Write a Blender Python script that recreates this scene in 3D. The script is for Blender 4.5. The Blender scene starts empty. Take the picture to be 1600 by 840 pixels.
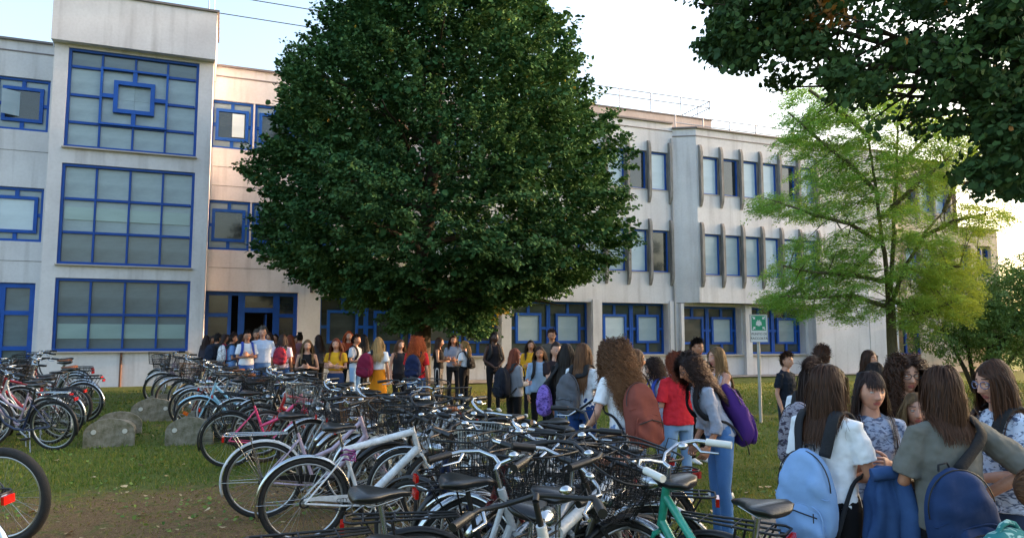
import bpy, bmesh, math, random
import numpy as np
from mathutils import Vector, Matrix
R = math.radians
PI = math.pi
random.seed(7)
sc = bpy.context.scene
col = sc.collection

# ---------------------------------------------------------------- camera
cam_d = bpy.data.cameras.new('camera')
cam_d.lens = 25.875; cam_d.sensor_width = 36; cam_d.clip_start = 0.05; cam_d.clip_end = 3000
cam = bpy.data.objects.new('camera', cam_d); col.objects.link(cam)
cam.location = (0, 0, 1.6); cam.rotation_euler = (R(90) + math.atan(110/1150), 0, 0)
sc.camera = cam
# ---------------------------------------------------------------- sky, sun, exposure
SUN_EL, SUN_AZ = 11.0, 69.0          # azimuth clockwise from +Y (the view direction)
w = bpy.data.worlds.new('World'); sc.world = w; w.use_nodes = True
nt = w.node_tree; nt.nodes.clear()
sky = nt.nodes.new('ShaderNodeTexSky'); sky.sky_type = 'NISHITA'; sky.sun_disc = False
sky.sun_elevation = R(SUN_EL); sky.sun_rotation = R(SUN_AZ)
sky.air_density = 1.0; sky.dust_density = 5.0; sky.ozone_density = 1.2
bg = nt.nodes.new('ShaderNodeBackground'); bg.inputs[1].default_value = 0.15
wo = nt.nodes.new('ShaderNodeOutputWorld')
nt.links.new(sky.outputs[0], bg.inputs[0]); nt.links.new(bg.outputs[0], wo.inputs[0])
sd = bpy.data.lights.new('sun', 'SUN'); sd.energy = 2.0; sd.angle = R(0.6); sd.color = (1.0, 0.62, 0.36)
sun = bpy.data.objects.new('sun', sd); col.objects.link(sun)
sun.rotation_euler = (R(90 - SUN_EL), 0, R(180 - SUN_AZ) + 0)
dv = Vector((math.sin(R(SUN_AZ))*math.cos(R(SUN_EL)), math.cos(R(SUN_AZ))*math.cos(R(SUN_EL)), math.sin(R(SUN_EL))))
sun.rotation_euler = dv.to_track_quat('Z', 'Y').to_euler()
sc.view_settings.view_transform = 'Standard'; sc.view_settings.look = 'None'
sc.view_settings.gamma = 1.0; sc.view_settings.use_curve_mapping = False
sc.view_settings.exposure = 2.5

# ---------------------------------------------------------------- helpers
def sm(t):
    t = max(0.0, min(1.0, t)); return t*t*(3-2*t)
def gz(x, y):
    return 0.10*sm((y-6)/10) + 0.22*sm((y-9.5)/8)*sm((-x-2)/6)
TH = math.atan(110/1150)
def ray(px, py):
    d = ((px-800)/1150, 1.0, -(py-420)/1150); c, s = math.cos(TH), math.sin(TH)
    return Vector((d[0], d[1]*c - d[2]*s, d[1]*s + d[2]*c))
def at(px, Y):                                # ground point at depth Y seen in column px
    x = (px-800)/1150*Y; return Vector((x, Y, gz(x, Y)))
def atz(px, py, Y):
    r = ray(px, py); return Vector((r.x*Y/r.y, Y, 1.6 + r.z*Y/r.y))

def lin(c):
    return tuple((v/12.92 if v <= .04045 else ((v+.055)/1.055)**2.4) for v in c)
def hx(s):
    return lin(tuple(int(s[i:i+2], 16)/255 for i in (0, 2, 4)))

def tagt(o, label=None, cat=None, group=None, kind=None):
    if label: o['label'] = label
    if cat: o['category'] = cat
    if group: o['group'] = group
    if kind: o['kind'] = kind
    return o
def empty(name, loc=(0,0,0), rz=0, label=None, cat=None, group=None, kind=None):
    o = bpy.data.objects.new(name, None); col.objects.link(o); o.empty_display_size = .2
    o.location = loc; o.rotation_euler = (0, 0, rz)
    return tagt(o, label, cat, group, kind)
def copy_tree(o, parent=None, sub=None):
    c = o.copy(); col.objects.link(c); c.parent = parent
    if sub is not None: sub.append(c)
    for ch in list(o.children): copy_tree(ch, c, sub)
    return c

class MB:
    def __init__(s): s.v = []; s.f = []; s.m = []; s.sm = []
    def add(s, vs, fs, mi=0, smooth=False):
        b = len(s.v); s.v.extend([tuple(v) for v in vs])
        for f in fs: s.f.append(tuple(b+i for i in f)); s.m.append(mi); s.sm.append(smooth)
    def box(s, c, d, mi=0, M=None):
        x, y, z = d[0]/2, d[1]/2, d[2]/2
        vs = [Vector((i*x, j*y, k*z)) for i in (-1,1) for j in (-1,1) for k in (-1,1)]
        if M: vs = [M @ v for v in vs]
        vs = [v + Vector(c) for v in vs]
        s.add(vs, [(0,1,3,2),(4,6,7,5),(0,4,5,1),(2,3,7,6),(0,2,6,4),(1,5,7,3)], mi)
    def tube(s, pts, r, n=8, mi=0, closed=False, smooth=True, flat=None):
        pts = [Vector(p) for p in pts]; N = len(pts)
        rs = r if isinstance(r, (list, tuple)) else [r]*N
        vs = []; up = None
        for i, p in enumerate(pts):
            if closed: t = pts[(i+1) % N] - pts[i-1]
            else: t = pts[min(i+1, N-1)] - pts[max(i-1, 0)]
            if t.length < 1e-9: t = Vector((0,0,1))
            t.normalize()
            if up is None:
                up = Vector((0,0,1)) if abs(t.z) < .9 else Vector((0,1,0))
            a = (up - t*up.dot(t))
            if a.length < 1e-6: a = t.orthogonal()
            a.normalize(); up = a; b = t.cross(a)
            for k in range(n):
                th = 2*PI*k/n + PI/n
                vs.append(p + (a*math.cos(th) + b*math.sin(th)*(flat or 1))*rs[i])
        fs = []
        for i in range(N if closed else N-1):
            j = (i+1) % N
            for k in range(n):
                fs.append((i*n+k, j*n+k, j*n+(k+1) % n, i*n+(k+1) % n))
        s.add(vs, fs, mi, smooth)
        if not closed:
            s.add(vs[:n], [tuple(range(n))], mi, False); s.add(vs[-n:], [tuple(range(n-1,-1,-1))], mi, False)
    def loft(s, rings, mi=0, smooth=True, caps=True):
        n = len(rings[0]); vs = [p for r in rings for p in r]; fs = []
        for i in range(len(rings)-1):
            for k in range(n): fs.append((i*n+k, i*n+(k+1) % n, (i+1)*n+(k+1) % n, (i+1)*n+k))
        if caps: fs.append(tuple(range(n-1,-1,-1))); fs.append(tuple((len(rings)-1)*n+k for k in range(n)))
        s.add(vs, fs, mi, smooth)
    def sphere(s, c, r, n=12, m=8, mi=0, M=None):
        r = r if isinstance(r, (list, tuple)) else (r, r, r); vs = []; fs = []
        for i in range(m+1):
            ph = PI*i/m
            for k in range(n):
                th = 2*PI*k/n; v = Vector((r[0]*math.sin(ph)*math.cos(th), r[1]*math.sin(ph)*math.sin(th), r[2]*math.cos(ph)))
                if M: v = M @ v
                vs.append(v + Vector(c))
        for i in range(m):
            for k in range(n): fs.append((i*n+k, (i+1)*n+k, (i+1)*n+(k+1) % n, i*n+(k+1) % n))
        s.add(vs, fs, mi, True)
    def ring(s, c, Rr, r, axis='y', ns=40, n=8, mi=0, a0=0, a1=2*PI, flat=None):
        full = abs(a1-a0-2*PI) < 1e-6; cnt = ns if full else ns+1
        pts = []
        for i in range(cnt):
            a = a0 + (a1-a0)*i/ns
            if axis == 'y': pts.append((c[0]+Rr*math.cos(a), c[1], c[2]+Rr*math.sin(a)))
            elif axis == 'x': pts.append((c[0], c[1]+Rr*math.cos(a), c[2]+Rr*math.sin(a)))
            else: pts.append((c[0]+Rr*math.cos(a), c[1]+Rr*math.sin(a), c[2]))
        s.tube(pts, r, n, mi, closed=full, flat=flat)
    def xf(s, M):
        s.v = [tuple(M @ Vector(v)) for v in s.v]; return s
    def mesh(s, name, mats):
        me = bpy.data.meshes.new(name); me.from_pydata(s.v, [], s.f)
        for m in (mats if isinstance(mats, (list, tuple)) else [mats]): me.materials.append(m)
        me.polygons.foreach_set('material_index', s.m); me.polygons.foreach_set('use_smooth', s.sm)
        me.update(); return me
    def build(s, name, mats, parent=None):
        me = s.mesh(name, mats)
        o = bpy.data.objects.new(name, me); col.objects.link(o)
        if parent: o.parent = parent
        return o

# ---------------------------------------------------------------- materials
MATS = {}
def nd(nt, t, **k):
    n = nt.nodes.new(t)
    for a, b in k.items(): setattr(n, a, b)
    return n
def mat(name, c, rough=.6, metal=0, noise=.0, nscale=8, c2=None, bump=0, bscale=60, coat=0, spec=.5, trans=0, stretch=None, rndattr=False, emis=None):
    if name in MATS: return MATS[name]
    if isinstance(c, str): c = hx(c)
    if isinstance(c2, str): c2 = hx(c2)
    m = bpy.data.materials.new(name); m.use_nodes = True; t = m.node_tree; L = t.links
    b = t.nodes['Principled BSDF']; b.inputs['Roughness'].default_value = rough; b.inputs['Metallic'].default_value = metal
    b.inputs['Base Color'].default_value = (*c, 1); b.inputs['Specular IOR Level'].default_value = spec
    if coat: b.inputs['Coat Weight'].default_value = coat; b.inputs['Coat Roughness'].default_value = .05
    tc = nd(t, 'ShaderNodeTexCoord'); src = tc.outputs['Object']
    if stretch:
        mp = nd(t, 'ShaderNodeMapping'); mp.inputs['Scale'].default_value = stretch; L.new(src, mp.inputs[0]); src = mp.outputs[0]
    if c2 is None: c2 = tuple(v*(1-noise) for v in c)
    if noise or c2 != c or rndattr:
        mx = nd(t, 'ShaderNodeMix', data_type='RGBA')
        mx.inputs['A'].default_value = (*c, 1); mx.inputs['B'].default_value = (*c2, 1)
        if rndattr:
            at_ = nd(t, 'ShaderNodeAttribute', attribute_name='rnd'); L.new(at_.outputs['Fac'], mx.inputs['Factor'])
        else:
            n1 = nd(t, 'ShaderNodeTexNoise'); n1.inputs['Scale'].default_value = nscale; n1.inputs['Detail'].default_value = 5; n1.inputs['Roughness'].default_value = .65
            L.new(src, n1.inputs['Vector']); rp = nd(t, 'ShaderNodeMapRange'); rp.inputs[1].default_value = .35; rp.inputs[2].default_value = .65
            L.new(n1.outputs['Fac'], rp.inputs[0]); L.new(rp.outputs[0], mx.inputs['Factor'])
        L.new(mx.outputs['Result'], b.inputs['Base Color'])
        if trans:
            tr = nd(t, 'ShaderNodeBsdfTranslucent'); L.new(mx.outputs['Result'], tr.inputs[0])
            ms = nd(t, 'ShaderNodeMixShader'); ms.inputs[0].default_value = trans
            L.new(b.outputs[0], ms.inputs[1]); L.new(tr.outputs[0], ms.inputs[2]); L.new(ms.outputs[0], t.nodes['Material Output'].inputs[0])
    if bump:
        n2 = nd(t, 'ShaderNodeTexNoise'); n2.inputs['Scale'].default_value = bscale; n2.inputs['Detail'].default_value = 4
        L.new(src, n2.inputs['Vector']); bp = nd(t, 'ShaderNodeBump'); bp.inputs['Strength'].default_value = bump; bp.inputs['Distance'].default_value = .01
        L.new(n2.outputs['Fac'], bp.inputs['Height']); L.new(bp.outputs[0], b.inputs['Normal'])
    MATS[name] = m; return m
# ================================================================ ground
def ground_mat():
    m = bpy.data.materials.new('turf'); m.use_nodes = True; t = m.node_tree; L = t.links; b = t.nodes['Principled BSDF']
    b.inputs['Roughness'].default_value = .95; b.inputs['Specular IOR Level'].default_value = .1
    tc = nd(t, 'ShaderNodeTexCoord')
    def noise(s, d=5, r=.6):
        n = nd(t, 'ShaderNodeTexNoise'); n.inputs['Scale'].default_value = s; n.inputs['Detail'].default_value = d; n.inputs['Roughness'].default_value = r
        L.new(tc.outputs['Object'], n.inputs['Vector']); return n.outputs['Fac']
    def mixc(f, a, c):
        x = nd(t, 'ShaderNodeMix', data_type='RGBA'); L.new(f, x.inputs['Factor'])
        for k, v in (('A', a), ('B', c)):
            if isinstance(v, tuple): x.inputs[k].default_value = (*v, 1)
            else: L.new(v, x.inputs[k])
        return x.outputs['Result']
    def rng(f, a, c):
        x = nd(t, 'ShaderNodeMapRange'); x.inputs[1].default_value = a; x.inputs[2].default_value = c; L.new(f, x.inputs[0]); return x.outputs[0]
    grass = mixc(rng(noise(9), .35, .65), hx('42552a'), hx('5a6a30'))
    grass = mixc(rng(noise(60), .4, .7), grass, hx('74713c'))
    dirt = mixc(rng(noise(30), .35, .65), hx('5e4632'), hx('7d6245'))
    dirt = mixc(rng(noise(11, 6, .75), .5, .68), dirt, hx('4a3826')); dirt = mixc(rng(noise(140, 3), .5, .72), dirt, hx('b09872')); dirt = mixc(rng(noise(5, 5, .7), .52, .66), dirt, hx('5d6333'))
    at_ = nd(t, 'ShaderNodeAttribute', attribute_name='dirt')
    add = nd(t, 'ShaderNodeMath', operation='ADD'); L.new(at_.outputs['Fac'], add.inputs[0])
    n3 = nd(t, 'ShaderNodeMath', operation='MULTIPLY_ADD'); L.new(noise(3.5, 6, .7), n3.inputs[0]); n3.inputs[1].default_value = 2.2; n3.inputs[2].default_value = -1.1
    L.new(n3.outputs[0], add.inputs[1])
    L.new(mixc(rng(add.outputs[0], .35, .8), grass, dirt), b.inputs['Base Color'])
    bp = nd(t, 'ShaderNodeBump'); bp.inputs['Strength'].default_value = .8; bp.inputs['Distance'].default_value = .03
    L.new(noise(45, 6, .7), bp.inputs['Height']); L.new(bp.outputs[0], b.inputs['Normal'])
    return m
def dirt_at(x, y):
    d = 0.12
    def blob(cx, cy, rx, ry, k=1.0): return k*math.exp(-(((x-cx)/rx)**2 + ((y-cy)/ry)**2))
    d += blob(-3.1, 6.4, 2.2, 1.7, 1.1) + blob(-1.6, 5.3, 1.6, 2.0, 1.0) + blob(-1.0, 9, 2.6, 4.5, .55) + blob(-5.2, 14, 1.2, 3, .35)
    d += blob(-8.6, 17, 3.0, 1.6, .3) + blob(-2.3, 19, 3.2, 3.0, .6) + blob(5.2, 14.5, 1.4, 1.6, .35)+ blob(-7.5, 9.5, 1.2, 3.0, .3)
    d -= blob(-4.3, 9.3, 2.0, 1.3, .5)
    return max(-.2, min(1.2, d))
xs = [-900, -300, -120, -60, -35, -24] + [-18 + .3*i for i in range(121)] + [24, 35, 60, 120, 300, 900]
ys = [-60, -20, -6, 0] + [1 + .3*i for i in range(100)] + [34, 42, 60, 100, 200, 400, 900, 1500]
vs = []; rr = random.Random(3)
for y in ys:
    for x in xs: vs.append((x, y, gz(x, y) + ((rr.random()-.5)*.012 if 0 < y < 31 else 0)))
nx = len(xs)
fs = [(j*nx+i, j*nx+i+1, (j+1)*nx+i+1, (j+1)*nx+i) for j in range(len(ys)-1) for i in range(nx-1)]
me = bpy.data.meshes.new('ground'); me.from_pydata(vs, [], fs); me.materials.append(ground_mat())
a_ = me.attributes.new('dirt', 'FLOAT', 'POINT'); a_.data.foreach_set('value', [dirt_at(v[0], v[1]) for v in vs])
me.polygons.foreach_set('use_smooth', [True]*len(fs)); me.update()
g_o = bpy.data.objects.new('ground', me); col.objects.link(g_o); g_o['kind'] = 'structure'

# gravel path on the right, a real sheet 6 mm above the turf, ragged edge
m_path = mat('gravel', '6f6a66', .95, c2='8d877f', nscale=40, bump=.8, bscale=120)
mb = MB(); rp = random.Random(5); N = 50; top = []; bot = []
for i in range(N+1):
    x = 2.3 + 11*i/N
    ye = 7.2 + .1*x + rp.uniform(-.25, .15); top.append((x, ye, gz(x, ye)+.010)); bot.append((x-1.5+rp.uniform(-.05,.05), 1.0, gz(x, 1)+.010))
mid = [((t[0]+b[0])/2, (t[1]+b[1])/2, gz((t[0]+b[0])/2, (t[1]+b[1])/2)+.012) for t, b in zip(top, bot)]
vs = bot + mid + top; n = N+1
mb.add(vs, [(r*n+i, r*n+i+1, (r+1)*n+i+1, (r+1)*n+i) for r in (0, 1) for i in range(N)])
o = mb.build('path', m_path); o['kind'] = 'structure'

# grass blades: uncountable ground cover, one mesh
def grass(seed=1, n=210000):
    rg = np.random.default_rng(seed)
    Y = 3.2*np.exp(rg.random(n)*math.log(27/3.2)); X = Y*(rg.random(n)*1.6-.8)
    from mathutils import noise as mn
    keep = np.zeros(n, bool); dd = np.zeros(n)
    for i in range(n):
        x, y = X[i], Y[i]
        if x > .55+.24*y and y < 7.25+.1*x: continue
        a = (x*.371+y*.928)-24.5*.0
        if y - .4*x > 22.3: continue
        d = dirt_at(x, y) + 1.1*mn.noise(Vector((x*1.1, y*1.1, 3))) *.6 + .35*mn.noise(Vector((x*5, y*5, 9)))
        dd[i] = d; keep[i] = rg.random() > min((d-.12)*1.25, .62)
    X = X[keep]; Y = Y[keep]; dd = dd[keep]; n = len(X)
    Z = np.array([gz(x, y) for x, y in zip(X, Y)])
    h = rg.uniform(.02, .055, n)*(1+.3*rg.random(n))*np.clip(1.15-dd*.8, .3, 1); wd = .0022 + .0006*Y; th = rg.random(n)*2*PI
    lx, ly = rg.normal(0, .02, n), rg.normal(0, .02, n)
    V = np.empty((n, 3, 3)); c, s = np.cos(th)*wd, np.sin(th)*wd
    V[:, 0] = np.c_[X-c, Y-s, Z-.004]; V[:, 1] = np.c_[X+c, Y+s, Z-.004]; V[:, 2] = np.c_[X+lx, Y+ly, Z+h]
    me = bpy.data.meshes.new('grass_blades'); me.vertices.add(n*3); me.vertices.foreach_set('co', V.reshape(-1))
    me.loops.add(n*3); me.polygons.add(n); me.loops.foreach_set('vertex_index', np.arange(n*3, dtype=np.int32))
    me.polygons.foreach_set('loop_start', np.arange(0, n*3, 3, dtype=np.int32))
    a = me.attributes.new('rnd', 'FLOAT', 'POINT'); a.data.foreach_set('value', np.repeat(np.clip(rg.random(n)**1.2 + np.clip((dd-.3)*1.3, 0, 1), 0, 1), 3))
    me.materials.append(mat('grass_blade', '4c6d24', .8, c2='87823f', rndattr=True, trans=.25, spec=.2)); me.update(); me.validate()
    o = bpy.data.objects.new('grass_blades', me); col.objects.link(o); tagt(o, 'short patchy green lawn grass growing around the bicycles', 'grass', kind='stuff')
grass()

# ---- leaf meshes (numpy)
LEAF = np.array([(0,0,0), (0,1,.0), (-.30,.80,.06), (-.47,.32,.10), (.47,.32,.10), (.30,.80,.06)])
def leaf_object(name, P, D, U, S, mats, parent=None, rnd=None, midx=None, wid=1.0):
    # P base points, D direction of the midrib, U rough normal, S size
    n = len(P); D = D/np.linalg.norm(D, axis=1)[:, None]
    Xv = np.cross(D, U); Xv /= (np.linalg.norm(Xv, axis=1)[:, None]+1e-9); Nn = np.cross(Xv, D)
    V = (P[:, None, :] + S[:, None, None]*(LEAF[None, :, 0, None]*wid*Xv[:, None, :] + LEAF[None, :, 1, None]*D[:, None, :] + LEAF[None, :, 2, None]*Nn[:, None, :]))
    base = (np.arange(n)*6)[:, None]
    F = np.concatenate([base + np.array([0, 1, 2, 3]), base + np.array([0, 4, 5, 1])], axis=1).reshape(-1)
    me = bpy.data.meshes.new(name); me.vertices.add(n*6); me.vertices.foreach_set('co', V.reshape(-1))
    me.loops.add(n*8); me.polygons.add(n*2); me.loops.foreach_set('vertex_index', F.astype(np.int32))
    me.polygons.foreach_set('loop_start', np.arange(0, n*8, 4, dtype=np.int32))
    if rnd is not None:
        a = me.attributes.new('rnd', 'FLOAT', 'POINT'); a.data.foreach_set('value', np.repeat(np.clip(rnd, 0, 1), 6))
    for m in mats: me.materials.append(m)
    if midx is not None: me.polygons.foreach_set('material_index', np.repeat(midx, 2).astype(np.int32))
    me.update(); me.validate()
    o = bpy.data.objects.new(name, me); col.objects.link(o); o.parent = parent
    return o

rg = np.random.default_rng(11); n = 420
Yl = 3.6*np.exp(rg.random(n)*math.log(20/3.6)); Xl = Yl*(rg.random(n)*1.5-.75)
Zl = np.array([gz(a, b) for a, b in zip(Xl, Yl)]) + .022
o = leaf_object('fallen_leaves', np.c_[Xl, Yl, Zl], np.c_[rg.normal(size=(n, 2)), rg.uniform(-.05, .25, n)], np.tile([0., 0, 1], (n, 1)) + rg.normal(0, .3, (n, 3)), rg.uniform(.04, .085, n),
                [mat('dry_leaf', 'a07c48', .8, c2='c9b48c', rndattr=True)], rnd=rg.random(n))
tagt(o, 'dry yellow and tan leaves scattered over the lawn', 'fallen leaves', kind='stuff')

# low weeds and clods that break up the turf
n = 9000; Yl = 3.6*np.exp(rg.random(n)*math.log(16/3.6)); Xl = Yl*(rg.random(n)*1.5-.75)
from mathutils import noise as mn_
k = np.array([mn_.noise(Vector((a*.9, b*.9, 4))) + .4*mn_.noise(Vector((a*4, b*4, 1))) > .05 and not (a > .55+.24*b and b < 7.25+.1*a) for a, b in zip(Xl, Yl)])
Xl, Yl = Xl[k], Yl[k]; n = len(Xl); Xl = Xl + rg.normal(0, .05, n); Zl = np.array([gz(a, b) for a, b in zip(Xl, Yl)]) + rg.uniform(.004, .035, n)
o = leaf_object('clover', np.c_[Xl, Yl, Zl], np.c_[rg.normal(size=(n, 2)), rg.uniform(.1, .7, n)], np.tile([0., 0, 1], (n, 1)) + rg.normal(0, .3, (n, 3)), rg.uniform(.018, .048, n), [mat('clover_leaf', '3f6a22', .7, c2='7f9440', rndattr=True, trans=.2)], rnd=rg.random(n))
tagt(o, 'low clover and broad leaved weeds among the grass', 'weeds', kind='stuff')
n = 2600; Yl = 3.6*np.exp(rg.random(n)*math.log(14/3.6)); Xl = Yl*(rg.random(n)*1.5-.75)
k = np.array([dirt_at(a, b) > .25 for a, b in zip(Xl, Yl)]); Xl, Yl = Xl[k], Yl[k]; n = len(Xl); Zl = np.array([gz(a, b) for a, b in zip(Xl, Yl)]) + .008
o = leaf_object('soil_litter', np.c_[Xl, Yl, Zl], np.c_[rg.normal(size=(n, 2)), rg.uniform(-.05, .3, n)], np.tile([0., 0, 1], (n, 1)) + rg.normal(0, .4, (n, 3)), rg.uniform(.012, .045, n), [mat('litter', '4a3724', .9, c2='b39b72', rndattr=True)], rnd=rg.random(n), wid=.6)
tagt(o, 'crumbs of dry leaf, twig and soil on the bare earth', 'litter', kind='stuff')

# concrete bicycle stands
m_conc = mat('old_concrete', '948d7f', .9, c2='5f5c46', nscale=9, bump=.7, bscale=40)
m_bolt = mat('bolt_steel', 'cfccc4', .5, .3)
def rack(loc, rz, W, D, label):
    r = empty('bicycle_stand', loc, rz, label, 'bicycle stand', 'concrete bicycle stands on the lawn')
    prof = [(-W/2, -.05)] + [(-W/2, .20)] + [(W/2*math.cos(a), .20+.20*math.sin(a)) for a in [PI*(1-i/14) for i in range(1, 14)]] + [(W/2, .20), (W/2, -.05)]
    for s, yy in ((0, 0), (1, D)):
        m_ = MB(); th = .09
        m_.loft([[Vector((x, yy, z)) for x, z in prof], [Vector((x, yy+th, z)) for x, z in prof]], smooth=False)
        e = m_.build('end_block', m_conc, r)
        for bx_ in (-.2, .2):
            q = MB(); q.tube([(bx_, yy-.025 + (th+.015)*s, .22), (bx_, yy-.004 + (th+.015)*s, .22)], .034, 12); q.build('bolt', m_bolt, e)
    m_ = MB(); n_ = 8
    pr = [(.26*math.cos(PI*(1-i/n_)), .12+.17*math.sin(PI*(1-i/n_))) for i in range(n_+1)]
    pr2 = [(x*.9, z-.035) for x, z in reversed(pr)]
    m_.loft([[Vector((x, .092, z)) for x, z in pr+pr2], [Vector((x, D-.002, z)) for x, z in pr+pr2]], smooth=False)
    m_.build('slab', m_conc, r)
    return r
p = at(181, 10.8); rack(p, R(22), .66, 1.15, 'weathered concrete bicycle stand standing empty on the grass')
p = at(304, 11.0); rack(p, R(14), .66, 1.15, 'concrete bicycle stand with a light blue bicycle parked against it')
p = at(247, 13.2); rack(p, R(18), .72, 1.15, 'concrete bicycle stand half hidden behind the light blue bicycle')
# ================================================================ school building (facade coordinates: a along, z up, off towards the viewer)
PHI = math.atan(.4); TV = Vector((math.cos(PHI), math.sin(PHI), 0)); NV = Vector((math.sin(PHI), -math.cos(PHI), 0)); FO = Vector((0, 26.4, 0))
school = empty('school_building', FO, PHI, 'long three storey white school building with blue window frames and a glazed stair tower', 'building')
# local frame of the building: x = a, y = -off, z up
def plaster(name, c, c2, streak=.25):
    m = bpy.data.materials.new(name); m.use_nodes = True; t = m.node_tree; L = t.links; b = t.nodes['Principled BSDF']; b.inputs['Roughness'].default_value = .9
    b.inputs['Specular IOR Level'].default_value = .2
    tc = nd(t, 'ShaderNodeTexCoord')
    def noise(s, sc_, d=5):
        mp = nd(t, 'ShaderNodeMapping'); mp.inputs['Scale'].default_value = sc_; L.new(tc.outputs['Object'], mp.inputs[0])
        n = nd(t, 'ShaderNodeTexNoise'); n.inputs['Scale'].default_value = s; n.inputs['Detail'].default_value = d; L.new(mp.outputs[0], n.inputs['Vector']); return n.outputs['Fac']
    def rng(f, a, c_, lo=0, hi=1):
        x = nd(t, 'ShaderNodeMapRange'); x.inputs[1].default_value = a; x.inputs[2].default_value = c_; x.inputs[3].default_value = lo; x.inputs[4].default_value = hi; L.new(f, x.inputs[0]); return x.outputs[0]
    mx = nd(t, 'ShaderNodeMix', data_type='RGBA'); L.new(rng(noise(.9, (1, 1, 1)), .35, .7), mx.inputs['Factor'])
    mx.inputs['A'].default_value = (*hx(c), 1); mx.inputs['B'].default_value = (*hx(c2), 1)
    m2 = nd(t, 'ShaderNodeMix', data_type='RGBA', blend_type='MULTIPLY'); L.new(mx.outputs['Result'], m2.inputs['A'])
    L.new(rng(noise(2.2, (1.6, 1.6, .12)), .52, .8, 0, streak), m2.inputs['Factor']); m2.inputs['B'].default_value = (.35, .32, .30, 1)
    m3 = nd(t, 'ShaderNodeMix', data_type='RGBA', blend_type='MULTIPLY'); L.new(m2.outputs['Result'], m3.inputs['A'])
    L.new(rng(noise(14, (1, 1, 1), 6), .4, .8, 0, .22), m3.inputs['Factor']); m3.inputs['B'].default_value = (.6, .58, .55, 1)
    L.new(m3.outputs['Result'], b.inputs['Base Color'])
    bp = nd(t, 'ShaderNodeBump'); bp.inputs['Strength'].default_value = .25; bp.inputs['Distance'].default_value = .01; L.new(noise(70, (1, 1, 1)), bp.inputs['Height']); L.new(bp.outputs[0], b.inputs['Normal'])
    return m
m_wall = plaster('white_plaster', 'e3dfe1', 'd3ced0', .45)
m_fin = mat('grey_fin', '97928f', .9, c2='716c69', nscale=3, stretch=(3, 3, .6))
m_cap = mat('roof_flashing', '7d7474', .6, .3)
m_blue = mat('blue_frame', '1d59b4', .45, 0, noise=.2, nscale=3, spec=.3)
m_blue2 = mat('dark_blue_frame', '184da2', .45, 0, noise=.2, nscale=3, spec=.3)
m_sill = mat('stone_sill', 'b8aca3', .7)
m_dark = mat('dark_room', '241e1b', .9, c2='16120f', nscale=.7)  # brown black colour stands in for the darkness of unlit rooms
m_steel = mat('galvanised', 'a7a9ab', .45, .6)
def pane_mat(name, c, c2=None, rough=.5, sc_=.8, stretch=(1, 1, 3), coat=1.0):
    return mat(name, c, rough, 0, c2=c2, nscale=sc_, stretch=stretch, coat=coat)
m_blind = pane_mat('white_blind_glass', 'b3c4cc', '9fb3bd')
m_blind2 = pane_mat('bright_blind_glass', 'cfdfe8', 'bccdd8')
m_frost = pane_mat('frosted_glass', '9cb0b8', '84979f', .3, coat=.5)
m_frost2 = pane_mat('lower_frosted_glass', '6f828b', '58686f', .2, .5, coat=.6)
m_dglass = pane_mat('dark_glass', '30383c', '20282c', .12, .6)
m_gglass = pane_mat('grey_glass', '4b5558', '373f42', .15, .6)
m_band = pane_mat('light_band_glass', '93b0b0', '86a2a2', .3)

def holes_wall(mb, a0, a1, z0, z1, y0, y1, holes, mi=0):
    A = sorted(set([a0, a1] + [h[0] for h in holes] + [h[1] for h in holes])); Z = sorted(set([z0, z1] + [h[2] for h in holes] + [h[3] for h in holes]))
    A = [a for a in A if a0 <= a <= a1]; Z = [z for z in Z if z0 <= z <= z1]
    def hole(i, j):
        ca, cz = (A[i]+A[i+1])/2, (Z[j]+Z[j+1])/2
        return any(h[0] < ca < h[1] and h[2] < cz < h[3] for h in holes)
    H = [[hole(i, j) for j in range(len(Z)-1)] for i in range(len(A)-1)]
    for i in range(len(A)-1):
        for j in range(len(Z)-1):
            if H[i][j]: continue
            x0, x1, p, q = A[i], A[i+1], Z[j], Z[j+1]
            mb.add([(x0,y0,p),(x1,y0,p),(x1,y0,q),(x0,y0,q)], [(0,1,2,3)], mi)
            if i == 0 or H[i-1][j]: mb.add([(x0,y0,p),(x0,y1,p),(x0,y1,q),(x0,y0,q)], [(0,3,2,1)], mi)
            if i == len(A)-2 or H[i+1][j]: mb.add([(x1,y0,p),(x1,y1,p),(x1,y1,q),(x1,y0,q)], [(0,1,2,3)], mi)
            if j == 0 or H[i][j-1]: mb.add([(x0,y0,p),(x1,y0,p),(x1,y1,p),(x0,y1,p)], [(0,3,2,1)], mi)
            if j == len(Z)-2 or H[i][j+1]: mb.add([(x0,y0,q),(x1,y0,q),(x1,y1,q),(x0,y1,q)], [(0,1,2,3)], mi)

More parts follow.
